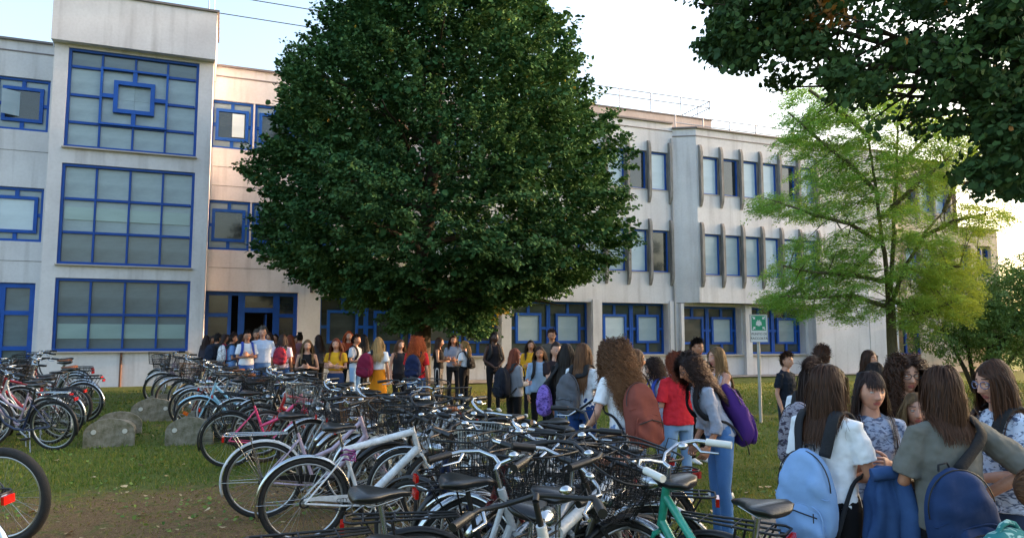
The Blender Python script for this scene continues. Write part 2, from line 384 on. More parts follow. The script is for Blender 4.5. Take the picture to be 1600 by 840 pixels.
def bar(mb, x0, x1, z0, z1, y, d, mi=0): mb.box(((x0+x1)/2, y, (z0+z1)/2), (x1-x0, d, z1-z0), mi)
def frame_rect(mb, x0, x1, z0, z1, w_, y, d):
    bar(mb, x0, x0+w_, z0, z1, y, d); bar(mb, x1-w_, x1, z0, z1, y, d); bar(mb, x0+w_, x1-w_, z0, z0+w_, y, d); bar(mb, x0+w_, x1-w_, z1-w_, z1, y, d)
def pane(x0, x1, z0, z1, y, m, parent, tilt=0):
    p_ = MB(); p_.box((0, 0, 0), (x1-x0, .012, z1-z0)); o = p_.build('pane', m, parent); o.location = ((x0+x1)/2, y, (z0+z1)/2)
    if tilt: o.rotation_euler = (0, 0, tilt)
    return o
def motif(x0, x1, z0, z1, y, fm, inner, outer, sq=None, open_=False):
    """window with an inner square frame joined by four short bars to the outer frame"""
    mb = MB(); t = .07; frame_rect(mb, x0, x1, z0, z1, t, y, .10)
    cx, cz = (x0+x1)/2, (z0+z1)/2; hw, hh = sq or ((x1-x0)*.32, (z1-z0)*.32); k = .09
    frame_rect(mb, cx-hw-k, cx+hw+k, cz-hh-k, cz+hh+k, k, y-.03, .10)
    bar(mb, cx-.05, cx+.05, cz+hh+k, z1-t, y, .08); bar(mb, cx-.05, cx+.05, z0+t, cz-hh-k, y, .08)
    bar(mb, x0+t, cx-hw-k, cz-.05, cz+.05, y, .08); bar(mb, cx+hw+k, x1-t, cz-.05, cz+.05, y, .08)
    o = mb.build('window', fm, school)
    pane(cx-hw, cx+hw, cz-hh, cz+hh, y-.02, inner, o)
    for (p, q, r, s) in ((x0+t, x1-t, z0+t, cz-hh-.02), (x0+t, x1-t, cz+hh+.02, z1-t), (x0+t, cx-hw-.02, cz-hh-.017, cz+hh+.017), (cx+hw+.02, x1-t, cz-hh-.017, cz+hh+.017)):
        pane(p, q, r, s, y+.02, outer, o)
    if open_:
        q = MB(); q.box((0, 0, 0), (hw*1.1, .03, hh*1.7)); c = q.build('open_sash', m_blind, o); c.location = (cx-hw*.65, y-.16, cz); c.rotation_euler = (0, 0, R(35))
    return o
def gridwin(x0, x1, z0, z1, nx_, rows, y, fm, paneM, skip=None, w_=.052):
    mb = MB(); frame_rect(mb, x0, x1, z0, z1, .075, y, .12); W = x1-x0
    xs_ = [x0 + W*i/nx_ for i in range(nx_+1)]
    for i in range(1, nx_):
        if skip and i in (1, 2, 3) and i == 2:
            bar(mb, xs_[i]-w_/2, xs_[i]+w_/2, z0+.09, skip[0], y, .08)
            bar(mb, xs_[i]-w_/2, xs_[i]+w_/2, skip[1], z1-.09, y, .08)
        else: bar(mb, xs_[i]-w_/2, xs_[i]+w_/2, z0+.09, z1-.09, y, .08)
    for z in rows:
        if skip and skip[0] < z < skip[1]:
            bar(mb, x0+.09, xs_[1]-w_/2, z-.035, z+.035, y, .07); bar(mb, xs_[3]+w_/2, x1-.09, z-.035, z+.035, y, .07)
        else:
            for i in range(nx_): bar(mb, xs_[i]+(.09 if i == 0 else w_/2), xs_[i+1]-(.09 if i == nx_-1 else w_/2), z-.035, z+.035, y, .07)
    o = mb.build('window', fm, school)
    zz = [z0+.04] + list(rows) + [z1-.04]
    for j in range(len(zz)-1):
        for i in range(nx_):
            m_ = paneM(i, j) if callable(paneM) else paneM
            pane(xs_[i]+.002, xs_[i+1]-.002, zz[j]+.002, zz[j+1]-.002, y+.03+.004*((i*7+j*3) % 3), m_, o)
    return o

TOP = 10.22
wall = MB(); Zg = -.3
holes = []
# left wing windows (square motif), left of the tower and right of it up to where the fins begin
motL = [(-17.35, -16.0), (-15.93, -14.58)]; motR = [(-10.2, -8.95), (-8.9, -7.65), (-7.6, -6.35), (-5.6, -4.3)]
for a0, a1 in motL + motR:
    holes += [(a0, a1, 7.6, 9.15), (a0, a1, 4.38, 5.94)]
finsL = [(-3.0+1.0*i) for i in range(11)]    # fin positions on the middle part
holes += [(-2.95, 6.78, 7.47, 9.02), (-2.95, 6.78, 4.2, 5.88)]
holes += [(-17.5, -14.65, Zg, 3.2), (-10.2, -7.4, Zg, 3.1)]
cols = [(-6.7, -3.6), (-3.3, -.45), (-.02, 3.2), (3.65, 6.6)]
for a0, a1 in cols: holes.append((a0, a1, 1.03, 3.0))
holes_wall(wall, -22, 6.95, Zg, TOP, 0, .55, holes)
wall.build('wall', m_wall, school)
OF = -.45
wr = MB(); hR = [(7.95, 13.85, 7.36, 8.92), (7.95, 13.85, 4.12, 5.78)]
holes_wall(wr, 7.75, 18.3, 3.04, 10.02, OF, .45, hR)
holes_wall(wr, 13.6, 18.3, Zg, 3.035, OF+.004, .45, [])
wr.add([(6.952, .002, 3.04), (7.75, OF, 3.04), (7.75, OF, 10.02), (6.952, .002, 10.02)], [(0, 1, 2, 3)])
wr.add([(6.952, .002, 3.04), (7.75, OF, 3.04), (13.6, OF, 3.04), (13.6, .0, 3.04)], [(0, 3, 2, 1)])
wr.build('wall', m_wall, school)
wl = MB(); holes_wall(wl, 6.95, 13.6, Zg, 3.03, .004, .5, [(7.25, 10.1, 1.0, 2.92), (10.55, 13.45, 1.0, 2.92)]); wl.build('wall', m_wall, school)
m_wall2 = plaster('cream_sun_plaster', 'd9c9b4', 'c9b69f', .5)  # warm cream puts the low sun on the far wing into its colour
wf = MB(); hf = [(18.5, 20.2, .9, 2.5), (19.2, 22.3, 7.5, 9.0), (19.2, 22.3, 4.3, 5.8)]
holes_wall(wf, 18.302, 22.6, Zg, 9.95, -.1, .5, hf)
holes_wall(wf, 22.602, 25.6, Zg, 6.9, -.1, .5, [(23.0, 23.7, 4.6, 6.1), (24.1, 25.1, 4.6, 6.1)])
wf.build('wall', m_wall2, school)
# flat roof bodies behind the facade
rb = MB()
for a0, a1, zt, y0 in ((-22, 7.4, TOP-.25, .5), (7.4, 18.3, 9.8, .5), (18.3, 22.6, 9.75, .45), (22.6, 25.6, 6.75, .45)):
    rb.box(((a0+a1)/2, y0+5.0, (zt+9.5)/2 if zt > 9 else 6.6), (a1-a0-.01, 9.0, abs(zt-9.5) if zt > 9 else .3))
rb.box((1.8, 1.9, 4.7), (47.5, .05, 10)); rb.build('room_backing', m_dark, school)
# end walls and party walls seen from the side
for c_, d_ in (((25.5, 5.2, 3.3), (.2, 9.6, 7.2)), ((22.52, 5.3, 4.8), (.15, 9.6, 10.2)), ((-21.9, 5.2, 5), (.2, 9.3, 10.3)), ((18.22, .3, 5.0), (.1, .6, 9.9))): ew = MB(); ew.box(c_, d_); ew.build('side_wall', m_wall2, school)
# parapet flashing and a dark raised strip drawn as the shadow line below it
pc = MB()
def strip(a0, a1, z, y):
    pc = MB(); pc.box(((a0+a1)/2, y-.02, z+.03), (a1-a0, .14, .06)); pc.build('roof_flashing', m_cap, school)
    pc = MB(); pc.box(((a0+a1)/2, y-.008, z-.30), (a1-a0, .03, .035)); pc.build('shadow_line_strip', m_cap, school)
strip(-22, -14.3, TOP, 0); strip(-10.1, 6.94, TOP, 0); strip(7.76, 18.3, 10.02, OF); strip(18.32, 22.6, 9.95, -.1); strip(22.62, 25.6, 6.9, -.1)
M_ = Matrix.Rotation(math.atan2(OF, .8), 4, 'Z')
for z_, h_, d_ in ((10.05, .06, .14), (9.72, .035, .03)): pc = MB(); pc.box((7.35, OF/2-.01, z_), (.95, d_, h_), M=M_); pc.build('roof_flashing', m_cap, school)  # the lower strip carries on the drawn shadow line
for a0, a1, z in ((-22, -14.3, 7.0), (-10.1, -4.2, 7.0), (-22, -14.3, 3.82), (-10.1, -4.2, 3.82), (-10.1, -4.2, 6.4), (18.35, 22.55, 6.75), (18.35, 22.55, 3.4)):
    g_ = MB(); g_.box(((a0+a1)/2, -.001, z), (a1-a0, .012, .016)); g_.build('panel_joint', m_fin, school)
for a, z0, z1 in ((-5.95, 3.2, 9.9), (14.9, 3.1, 9.7), (16.6, .2, 9.7)):
    g_ = MB(); g_.box((a, -.001 if a < 0 else OF-.001, (z0+z1)/2), (.014, .012, z1-z0)); g_.build('panel_joint', m_fin, school)
# ---- windows of the left wing
for a0, a1 in motL:
    motif(a0+.005, a1-.005, 7.605, 9.145, .12, m_blue, m_dglass, m_frost, sq=(.42, .42), open_=True)
    motif(a0+.005, a1-.005, 4.385, 5.935, .12, m_blue, m_blind2, m_frost, sq=(.44, .44))
for k, (a0, a1) in enumerate(motR):
    for z0, z1 in ((7.6, 9.15), (4.38, 5.94)):
        o = motif(a0+.005, a1-.005, z0+.005, z1-.005, .12, m_blue, m_dglass if k < 2 else m_gglass, m_frost, sq=(.40, .42))
        if k == 0 and z0 > 7: pane((a0+a1)/2+.0, (a0+a1)/2+.36, z0+.4, z1-.4, .04, m_blind2, o, 0)
# ground floor of the left wing: blue glazed door and side lights
mb = MB(); y = .12
for x in (-17.4, -16.6, -15.95, -15.45, -14.72): bar(mb, x-.07, x+.07, Zg, 3.19, y, .1)
for x0, x1 in ((-17.33, -16.67), (-16.53, -16.02), (-15.88, -15.52), (-15.38, -14.79)):
    for z in (.2, 1.35, 2.35, 3.12): bar(mb, x0, x1, z-.06, z+.06, y, .09)
bar(mb, -15.93, -15.47, -.1, 2.4, y-.03, .06)
o = mb.build('window', m_blue, school); pane(-17.4, -15.95, Zg, 3.15, y+.03, m_gglass, o); pane(-15.45, -14.7, Zg, 3.15, y+.034, m_frost2, o)
mb = MB(); mb.tube([(-15.72, .02, 1.0), (-15.72, .02, 1.3)], .015, 6); mb.build('door_handle', m_steel, o)
# ---- stair tower
TA0, TA1, TY = -14.2, -10.16, -1.75
tw = MB(); TZ = 9.72
wz = [(1.28, 3.25), (3.62, 6.38), (6.83, 9.62)]; wx = (-13.86, -10.54)
holes_wall(tw, TA0, TA1, Zg, 9.8, TY, TY+.35, [(wx[0], wx[1], z0, z1) for z0, z1 in wz])
tw.box((TA1-.05, -.72, 4.78), (.1, 1.34, 10.1)); tw.box((TA0+.05, -.72, 4.78), (.1, 1.34, 10.1))
tw.build('stair_tower_wall', m_wall, school)
cp = MB(); cp.box(((TA0+TA1)/2, TY+.9, 10.42), (TA1-TA0+.1, 2.3, 1.42)); cp.build('tower_cap', m_wall, school)
cp = MB(); cp.box(((TA0+TA1)/2, TY+.9, 11.16), (TA1-TA0+.22, 2.42, .06)); cp.build('roof_flashing', m_cap, school)
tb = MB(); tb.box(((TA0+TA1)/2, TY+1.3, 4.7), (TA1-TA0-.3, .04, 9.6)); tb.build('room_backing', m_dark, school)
def tp0(i, j): return m_frost2 if j else m_gglass
gridwin(wx[0], wx[1], 1.28, 3.25, 4, [2.27], TY+.1, m_blue2, lambda i, j: m_frost2)
gridwin(wx[0], wx[1], 3.62, 6.38, 4, [4.5, 5.42], TY+.1, m_blue2, lambda i, j: m_frost if j else m_frost2)
o = gridwin(wx[0], wx[1], 6.83, 9.62, 4, [7.55, 8.32, 9.12], TY+.1, m_blue2, lambda i, j: m_frost if j < 3 else m_frost2, skip=(7.58, 9.16))
cxx, czz = (wx[0]+wx[1])/2, 8.38
ts = MB(); frame_rect(ts, cxx-.52, cxx+.52, czz-.46, czz+.46, .11, TY+.05, .1)
for s in (-1, 1):
    bar(ts, cxx-.055, cxx+.055, *(sorted((czz+s*.46, czz+s*.78))), TY+.05, .08); bar(ts, *(sorted((cxx+s*.52, cxx+s*.83))), czz-.055, czz+.055, TY+.05, .08)
frame_rect(ts, cxx-.86, cxx+.86, czz-.83, czz+.80, .055, TY+.045, .1); ts.build('inner_square_frame', m_blue, o)
# pale insulation bands seen behind the lower glass
for z0, z1 in ((1.62, 2.02), (4.85, 5.2)):
    q = MB(); q.box(((wx[0]+wx[1])/2, TY+.108, (z0+z1)/2), (wx[1]-wx[0]-.2, .01, z1-z0)); q.build('glass_band', m_band, school)
for z in (1.28, 3.62, 6.83):
    q = MB(); q.box(((wx[0]+wx[1])/2, TY-.02, z-.02), (wx[1]-wx[0]+.06, .16, .035)); q.build('window_sill', m_sill, school)
q = MB(); q.tube([(-12.2, TY-.04, .25), (-12.2, TY-.04, 1.25)], .03, 8); q.build('drain_pipe', mat('rusty_pipe', '6a4a3c', .7), school)
# ---- entrance
mb = MB(); y = .3
for x, w_ in ((-10.12, .12), (-9.45, .1), (-9.1, .2), (-8.05, .2), (-7.46, .12)): bar(mb, x-w_/2, x+w_/2, Zg, 3.09, y, .12)
bar(mb, -10.06, -9.5, 2.3, 2.42, y, .1); bar(mb, -10.06, -9.5, 1.0, 1.1, y, .1); bar(mb, -9.0, -8.15, 2.45, 2.6, y, .1); bar(mb, -7.95, -7.52, 2.3, 2.42, y, .1); bar(mb, -7.95, -7.52, 1.0, 1.1, y, .1); bar(mb, -10.06, -7.5, 2.98, 3.09, y, .11)
o = mb.build('entrance', m_blue2, school); pane(-10.06, -9.5, Zg, 3.0, y+.02, m_gglass, o); pane(-7.95, -7.52, Zg, 3.0, y+.02, m_dglass, o); pane(-9.0, -8.15, 2.6, 2.98, y+.02, m_dglass, o)
q = MB(); q.box((-8.35, .75, 1.1), (.04, .85, 2.6)); q.build('open_door', m_blue2, o)
# ---- ground floor windows
for a0, a1 in cols + [(7.25, 10.1), (10.55, 13.45)]:
    z0, z1 = (1.04, 2.99) if a0 < 7 else (1.01, 2.91)
    m_ = (a0+a1)/2; y = .4
    wi = m_blind2 if a0 > 5 or a0 == 3.65 else m_blind
    if a0 < -.5: wi = m_gglass
    for x0, x1, wp in ((a0+.01, m_-.005, wi), (m_+.005, a1-.01, m_blind if a0 > -.5 else m_gglass)):
        if a0 == 7.25 and x0 < 8: wp = m_gglass
        if a0 == 10.55: wp = m_frost
        cx = (x0+x1)/2
        o = motif(x0, x1, z0, z1, y, m_blue, wp, m_gglass, sq=(.42, .46))
    q = MB(); q.box(((a0+a1)/2, -.02, z0-.04), (a1-a0+.06, .16, .05)); q.build('window_sill', m_sill, school)
for x0, x1 in ((-3.6, -3.3), (-.45, -.02), (3.2, 3.65), (6.6, 6.94)):
    q = MB(); q.box(((x0+x1)/2, -.03, 1.5), (x1-x0-.06, .08, 3.2)); q.build('column', m_wall, school)
for x0, x1 in ((7.02, 7.25), (10.12, 10.53)):
    q = MB(); q.box(((x0+x1)/2, -.08, 1.36), (x1-x0-.1, .2, 3.3)); q.build('column', m_wall, school)
# ---- fins with slim windows between them
def fin(a, z0, z1, y0):
    q = MB(); w_ = .055
    prof = [(z0, .03), (z0+.08, .07), (z0+.25, .14), (z0+.45, .16), (z1-.30, .16), (z1-.12, .13), (z1, .08), (z1, 0), (z0, 0)]
    q.loft([[Vector((a-w_, y0-d, z)) for z, d in prof], [Vector((a+w_, y0-d, z)) for z, d in prof]], smooth=False); return q.build('fin', m_fin, school)
rk = random.Random(4)
def fin_row(fa, z0, z1, fz0, fz1, y0, dark=()):
    for k, a in enumerate(fa): fin(a, fz0, fz1, y0-.002)
    for k in range(len(fa)-1):
        x0, x1 = fa[k]+.09, fa[k+1]-.09
        mb = MB(); frame_rect(mb, x0, x1, z0, z1, .055, y0+.13, .07)
        o = mb.build('window', m_blue, school)
        pm = m_dglass if k in dark else (m_blind if rk.random() < .75 else m_blind2)
        pane(x0+.05, x1-.05, z0+.05, z1-.05, y0+.145, pm, o)
        q = MB(); q.box(((fa[k]+fa[k+1])/2, y0+.08, z0-.02), (fa[k+1]-fa[k]-.16, .2, .04)); q.build('window_sill', m_sill, school)
        q = MB(); q.box((fa[k]+.074, y0+.12, (z0+z1)/2), (.03, .20, z1-z0)); q.build('window_reveal', m_fin, school); q = MB(); q.box((fa[k+1]-.074, y0+.12, (z0+z1)/2), (.03, .20, z1-z0)); q.build('window_reveal', m_fin, school)
fm_ = [-2.98 + .975*i for i in range(11)]
fin_row(fm_, 7.49, 9.0, 6.95, 9.42, 0, dark=(8, 3)); fin_row(fm_, 4.22, 5.86, 3.7, 6.3, 0, dark=(9, 5))
fr_ = [7.9 + .993*i for i in range(7)]
fin_row(fr_, 7.38, 8.9, 6.85, 9.35, OF, dark=(1, 4)); fin_row(fr_, 4.14, 5.76, 3.65, 6.22, OF, dark=())
ff_ = [19.15 + 1.05*i for i in range(4)]
fin_row(ff_, 7.52, 8.98, 6.95, 9.3, -.1, dark=(0,)); fin_row(ff_, 4.32, 5.78, 3.7, 6.2, -.1, dark=(2,))
for a0, a1, z0, z1 in ((18.52, 20.18, .92, 2.48), (23.02, 23.68, 4.62, 6.08), (24.12, 25.08, 4.62, 6.08)):
    mb = MB(); frame_rect(mb, a0, a1, z0, z1, .07, .1, .1); bar(mb, (a0+a1)/2-.04, (a0+a1)/2+.04, z0+.07, z1-.07, .1, .08)
    o = mb.build('window', m_blue2, school); pane(a0+.05, a1-.05, z0+.05, z1-.05, .13, m_dglass, o)
# downpipe and roof box, railings, aerials
q = MB(); q.tube([(6.85, -.06, .3), (6.85, -.06, 9.6)], .045, 8); q.build('drain_pipe', mat('grey_pipe', 'a9a5a5', .6), school)
q = MB(); q.tube([(-7.0, -.06, 3.1), (-7.05, -.06, 3.9)], .05, 8); q.build('drain_pipe', mat('dark_pipe', '3a3836', .6), school)
q = MB(); q.box((8.0, 5.2, 10.8), (6.6, 4.0, 1.9)); q.box((8.0, 5.2, 11.78), (6.7, 4.1, .06), 1); q.build('roof_box', [plaster('peach_sun_plaster', 'dcc6ba', 'cdb5a8', .2), m_cap], school)  # peach tint stands in for low sunlight on the roof box
m_rail = mat('pale_rail', '9a9ca4', .5, .3)
def rail(pts, zb, zt, n_, name='railing'):
    q = MB(); P = [Vector(p) for p in pts]
    for A, B in zip(P, P[1:]):
        for z in (zt, (zt*2+zb)/3 if 1 else 0): q.tube([(A.x, A.y, z), (B.x, B.y, z)], .024, 6)
    for A, B in zip(P, P[1:]):
        for i in range(n_+1):
            c = A.lerp(B, i/n_); q.tube([(c.x, c.y, zb-.3), (c.x, c.y, zt)], .028, 6)
    return q.build(name, m_rail, school)
rail([(4.9, 7.6, 0), (4.9, 3.4, 0), (11.4, 3.4, 0), (11.4, 7.2, 0)], 11.8, 12.75, 4)
rail([(7.8, 1.0, 0), (12.0, 1.0, 0), (18.2, 1.0, 0)], 10.0, 11.0, 3)
q = MB(); q.box((15.5, 4.5, 10.3), (3.4, 4, .9)); q.build('roof_box', mat('grey_sheet', '8f93a0', .6), school)
# aerials on the tower
q = MB(); ax = TA0-.03
q.tube([(ax, TY+.1, 9.6), (ax, TY+.1, 13.2)], .022, 6)
for z, l in ((11.9, .7), (12.1, .55), (12.3, .45), (11.72, .85)): q.tube([(ax-l, TY+.1, z), (ax+.15, TY+.1, z)], .012, 5)
q.tube([(TA1-.2, TY+.3, 11.1), (TA1-.2, TY+.3, 12.5)], .018, 6); q.tube([(TA1-.05, TY+.3, 11.1), (TA1-.05, TY+.3, 12.2)], .012, 6)
for z in (12.3, 12.1, 11.8): q.tube([(TA1-.45, TY+.3, z), (TA1+.1, TY+.3, z)], .008, 5)
q.build('aerial', m_steel, school)
# overhead wires
def wpt(a, off, z): return Vector(FO) + TV*a + NV*off + Vector((0, 0, z))
q = MB()
for z in (11.75, 12.35):
    q.tube([wpt(-40, .5, z+.9 - .25*math.sin(PI*i/24) - .9*i/24 - 0) + TV*(34*i/24) for i in range(25)], .016, 5)
o = q.build('overhead_wire', mat('wire', '4a4a50', .6)); tagt(o, 'pair of thin overhead wires crossing the sky behind the stair tower', 'wire')
# paved strip along the foot of the wall
q = MB(); q.add([wpt(-22, 1.0, .27), wpt(-10.2, .6, .26), wpt(-6, .8, .14), wpt(26, .8, .135), wpt(26, -.2, .135), wpt(-22, -.2, .27)], [(0, 1, 2, 3, 4, 5)]); o = q.build('pavement', mat('paving', '8d8680', .9, c2='78726c', nscale=5)); o['kind'] = 'structure'
# ================================================================ trees
m_bark = mat('bark', '4a4034', .95, c2='2f2a24', nscale=10, stretch=(4, 4, .8), bump=1.0, bscale=25)
m_bark2 = mat('pale_bark', '6f6650', .9, c2='534a3a', nscale=10, stretch=(4, 4, .8), bump=.6, bscale=30)
def branch(mb, p0, p1, r0, r1, rnd_, seg=6, wob=.06, sag=0):
    p0, p1 = Vector(p0), Vector(p1); L_ = (p1-p0).length; pts = []; rs = []
    o = Vector((0, 0, 0))
    for i in range(seg+1):
        t = i/seg
        if i: o = o + Vector((rnd_.uniform(-1, 1), rnd_.uniform(-1, 1), rnd_.uniform(-.6, .6)))*wob*L_/seg
        pts.append(p0.lerp(p1, t) + o + Vector((0, 0, sag*math.sin(PI*t)))); rs.append(r0 + (r1-r0)*t)
    mb.tube(pts, rs, 8); return pts
def sprays(C, Dr, L, nper, size, rg, droop=.35, spread=.16, jit=.55, hang=.45):
    """leafy twigs: C start points, Dr directions, L lengths -> leaf arrays"""
    n = len(C); idx = np.repeat(np.arange(n), nper); m = n*nper
    t = np.sqrt(rg.random(m)); Ls = L[idx]
    P = C[idx] + Dr[idx]*(t*Ls)[:, None]; P[:, 2] -= droop*(t**2)*Ls
    j = rg.normal(size=(m, 3)); P += j*(spread*Ls*(1.15-.55*t))[:, None]*np.array([1, 1, .55])
    D = Dr[idx]*.9 + rg.normal(0, jit, (m, 3)); D[:, 2] -= hang
    U = rg.normal(0, .45, (m, 3)) + Dr[idx]*.55; U[:, 2] += .75
    return P, D, U, rg.uniform(.7, 1.15, m)*size, idx
# -- the big lime tree
def lime_tree():
    rg = np.random.default_rng(5); rn = random.Random(5)
    TX, TY_ = -2.45, 19.6; root = empty('lime_tree', (TX, TY_, .1), 0, 'huge dark green lime tree with a dense rounded crown in front of the school', 'tree', None)
    prof = [(2.4, 1.4), (2.75, 3.0), (3.2, 4.2), (3.5, 5.0), (4.5, 5.35), (5.6, 5.25), (7, 4.9), (8.4, 4.3), (9.6, 3.6), (10.6, 2.9), (11.6, 2.2), (12.5, .8)]
    zs = np.array([p[0] for p in prof]); rs = np.array([p[1] for p in prof])
    az = rg.random(60)*2*PI
    ph = rg.random((6,))*2*PI
    def rad(z, th):
        r = np.interp(z, zs, rs)*.875
        return r*(1 + .05*np.sin(3*th+ph[0]+z*.7) + .04*np.sin(5*th+ph[1]-z*1.3) + .045*np.sin(9*th+ph[2]+z*2.1) + .03*np.sin(2.6*z+4*th+ph[3]) + .055*np.sin(8*th+1.3*z+ph[4])*np.sin(3.4*z+2*th+ph[5]))
    n = 4100; z = np.concatenate([rg.uniform(2.0, 12.2, int(n*.8)), rg.uniform(2.0, 3.6, n-int(n*.8))]); th = rg.random(n)*2*PI; rr_ = rad(z, th)
    k = rg.random(n) < np.clip(rr_/5.3, .25, 1); z, th, rr_ = z[k], th[k], rr_[k]; n = len(z)
    depth = 1 - .16*rg.random(n)**1.5; L = rg.uniform(.5, 1.0, n) + .5*(rg.random(n) < .12)
    r0 = np.maximum(rr_*depth - L*.72, .2)
    ox = .56
    C = np.c_[ox + r0*np.cos(th), r0*np.sin(th), z - .05]
    slope = np.interp(z, [2, 4, 8, 12.3], [-.25, .18, .75, 1.8])
    D = np.c_[np.cos(th), np.sin(th), slope]; D += rg.normal(0, .18, (n, 3)); D /= np.linalg.norm(D, axis=1)[:, None]
    P, Dl, U, S, idx = sprays(C, D, L, 98, .084, rg, .02, .125, .45, .40)
    cl = rg.random(n)
    rn1 = np.clip(.55*cl[idx] + .45*rg.random(len(idx))*rg.random(len(idx))*1.6 - .05, 0, 1)
    # inner fill so the crown is not hollow
    ni = 900; zi = rg.uniform(2.6, 11, ni); ti = rg.random(ni)*2*PI; ri = rad(zi, ti)*rg.uniform(.25, .8, ni)
    Ci = np.c_[ox + ri*np.cos(ti), ri*np.sin(ti), zi]; Di = np.c_[np.cos(ti), np.sin(ti), .3*np.ones(ni)]; Di /= np.linalg.norm(Di, axis=1)[:, None]
    P2, D2, U2, S2, i2 = sprays(Ci, Di, rg.uniform(.8, 1.3, ni), 40, .16, rg, .3, .25)
    P = np.r_[P, P2]; Dl = np.r_[Dl, D2]; U = np.r_[U, U2]; S = np.r_[S, S2]; rn1 = np.r_[rn1, rg.random(len(i2))*.4]
    mi = (rg.random(len(P)) < .0012).astype(int)
    # a few yellowing sprays low on the right
    yel = ((P[:, 0] > 1.9) & (P[:, 0] < 2.9) & (P[:, 2] < 2.3) & (rg.random(len(P)) < .25)); mi[yel] = 1
    m1 = mat('lime_leaf', '264a2b', .9, c2='648553', rndattr=True, trans=.08, spec=.08); m2 = mat('yellow_leaf', '8f7c25', .6, c2='b39a3c', rndattr=True, trans=.3)
    leaf_object('crown', P, Dl, U, S, [m1, m2], root, rn1, mi)
    tk = MB(); branch(tk, (0, 0, -.2), (0.05, 0, 3.2), .30, .24, rn, 8, .05); 
    pts = branch(tk, (0.05, 0, 3.0), (.4, 0, 10.5), .24, .04, rn, 8, .06)
    for i in range(34):
        a = i*2.4; h0 = 2.3 + i*.22; rr2 = float(np.interp(h0+.9, zs, rs))*.86
        branch(tk, (.03+.03*h0*.3, 0, h0), (.3+rr2*math.cos(a), rr2*math.sin(a), h0+.2+.12*i*.4), .10-.0018*i, .015, rn, 7, .12, .25)
    tk.build('trunk', m_bark, root)
lime_tree()

# -- near tree whose boughs hang in from the upper right
def near_tree():
    rg = np.random.default_rng(8); rn = random.Random(8)
    T0 = Vector((8.4, 7.4, 0)); root = empty('lime_tree', T0, 0, 'dark leafy boughs of a nearby tree hanging across the upper right corner', 'tree')
    poly = [(1068, -60), (1075, 5), (1085, 18), (1135, 40), (1095, 62), (1105, 80), (1135, 92), (1175, 104), (1225, 132), (1250, 112), (1290, 112), (1305, 150), (1340, 150), (1385, 205), (1430, 205), (1490, 198), (1540, 205), (1548, 235), (1490, 262), (1530, 290), (1575, 296), (1640, 290), (1760, 330), (1800, -60)]
    px = np.array([p[0] for p in poly], float); py = np.array([p[1] for p in poly], float)
    def inside(x, y):
        c = False; j = len(px)-1
        for i in range(len(px)):
            if (py[i] > y) != (py[j] > y) and x < (px[j]-px[i])*(y-py[i])/(py[j]-py[i])+px[i]: c = not c
            j = i
        return c
    C = []
    from mathutils import noise as mn
    while len(C) < 2700:
        x, y = rn.uniform(1060, 1790), rn.uniform(-60, 330)
        if not inside(x, y): continue
        gap = mn.noise(Vector((x/55, y/38, 1.7)))
        if gap < (.06 if x < 1300 else -.03 if x < 1420 else -.13) and rn.random() < .92: continue
        Yd = rn.uniform(5.6, 9.2) if x > 1300 else rn.uniform(5.9, 7.6)
        C.append(atz(x, y, Yd) - T0)
    C = np.array([tuple(c) for c in C]); n = len(C)
    # twigs run out to the left of the picture, away from the trunk, and hang
    D = C.copy(); D[:, 2] = -.6; D[:, :2] /= np.linalg.norm(D[:, :2], axis=1)[:, None]; D += rg.normal(0, .35, (n, 3)); D /= np.linalg.norm(D, axis=1)[:, None]
    L = rg.uniform(.18, .36, n); C = C - D*(L*.75)[:, None]
    P, Dl, U, S, idx = sprays(C, D, L, 22, .060, rg, .15, .24)
    rn1 = np.clip(.5*rg.random(n)[idx] + .4*rg.random(len(idx)), 0, 1)
    mi = np.zeros(len(P), int); q = atz(1290, 38, 6.4) - T0
    mi[(np.linalg.norm((P - np.array(tuple(q)))*np.array([1, .25, 1.2]), axis=1) < .22) & (rg.random(len(P)) < .6)] = 1
    mi[rg.random(len(P)) < .003] = 1
    m1 = mat('near_leaf', '223c22', .7, c2='4d6a36', rndattr=True, trans=.15, spec=.2); m2 = mat('orange_leaf', '8c5f1c', .6, c2='a9701f', rndattr=True, trans=.25)
    leaf_object('crown', P, Dl, U, S, [m1, m2], root, rn1, mi, wid=1.1)
    tk = MB(); branch(tk, (0, 0, -.2), (-.2, 0, 2.7), .26, .2, rn, 8, .04); branch(tk, (-.2, 0, 2.6), (-.1, .2, 7.5), .2, .05, rn, 8, .06)
    ends = [(1100, 20, 6.5), (1110, 78, 6.7), (1240, 120, 6.5), (1330, 140, 7), (1400, 195, 7.5), (1480, 190, 8), (1500, 285, 7.4), (1290, 20, 6), (1400, 60, 8.4), (1500, 100, 6.4), (1560, 240, 6.8), (1450, 130, 8.8)]
    for i, (x, y, Yd) in enumerate(ends):
        e = atz(x, y, Yd) - T0; s = Vector((-.15, .05, 2.7+.12*(i % 6)))
        pts = branch(tk, s, e, .075, .008, rn, 9, .10, .35)
        for k in (4, 5, 6, 7, 8):
            for _ in range(2):
                d = Vector((rn.uniform(-.9, .1), rn.uniform(-.6, .6), rn.uniform(-.35, .3))); branch(tk, pts[k], pts[k]+d*.8, .018, .004, rn, 4, .12)
    tk.build('trunk', m_bark, root)
near_tree()

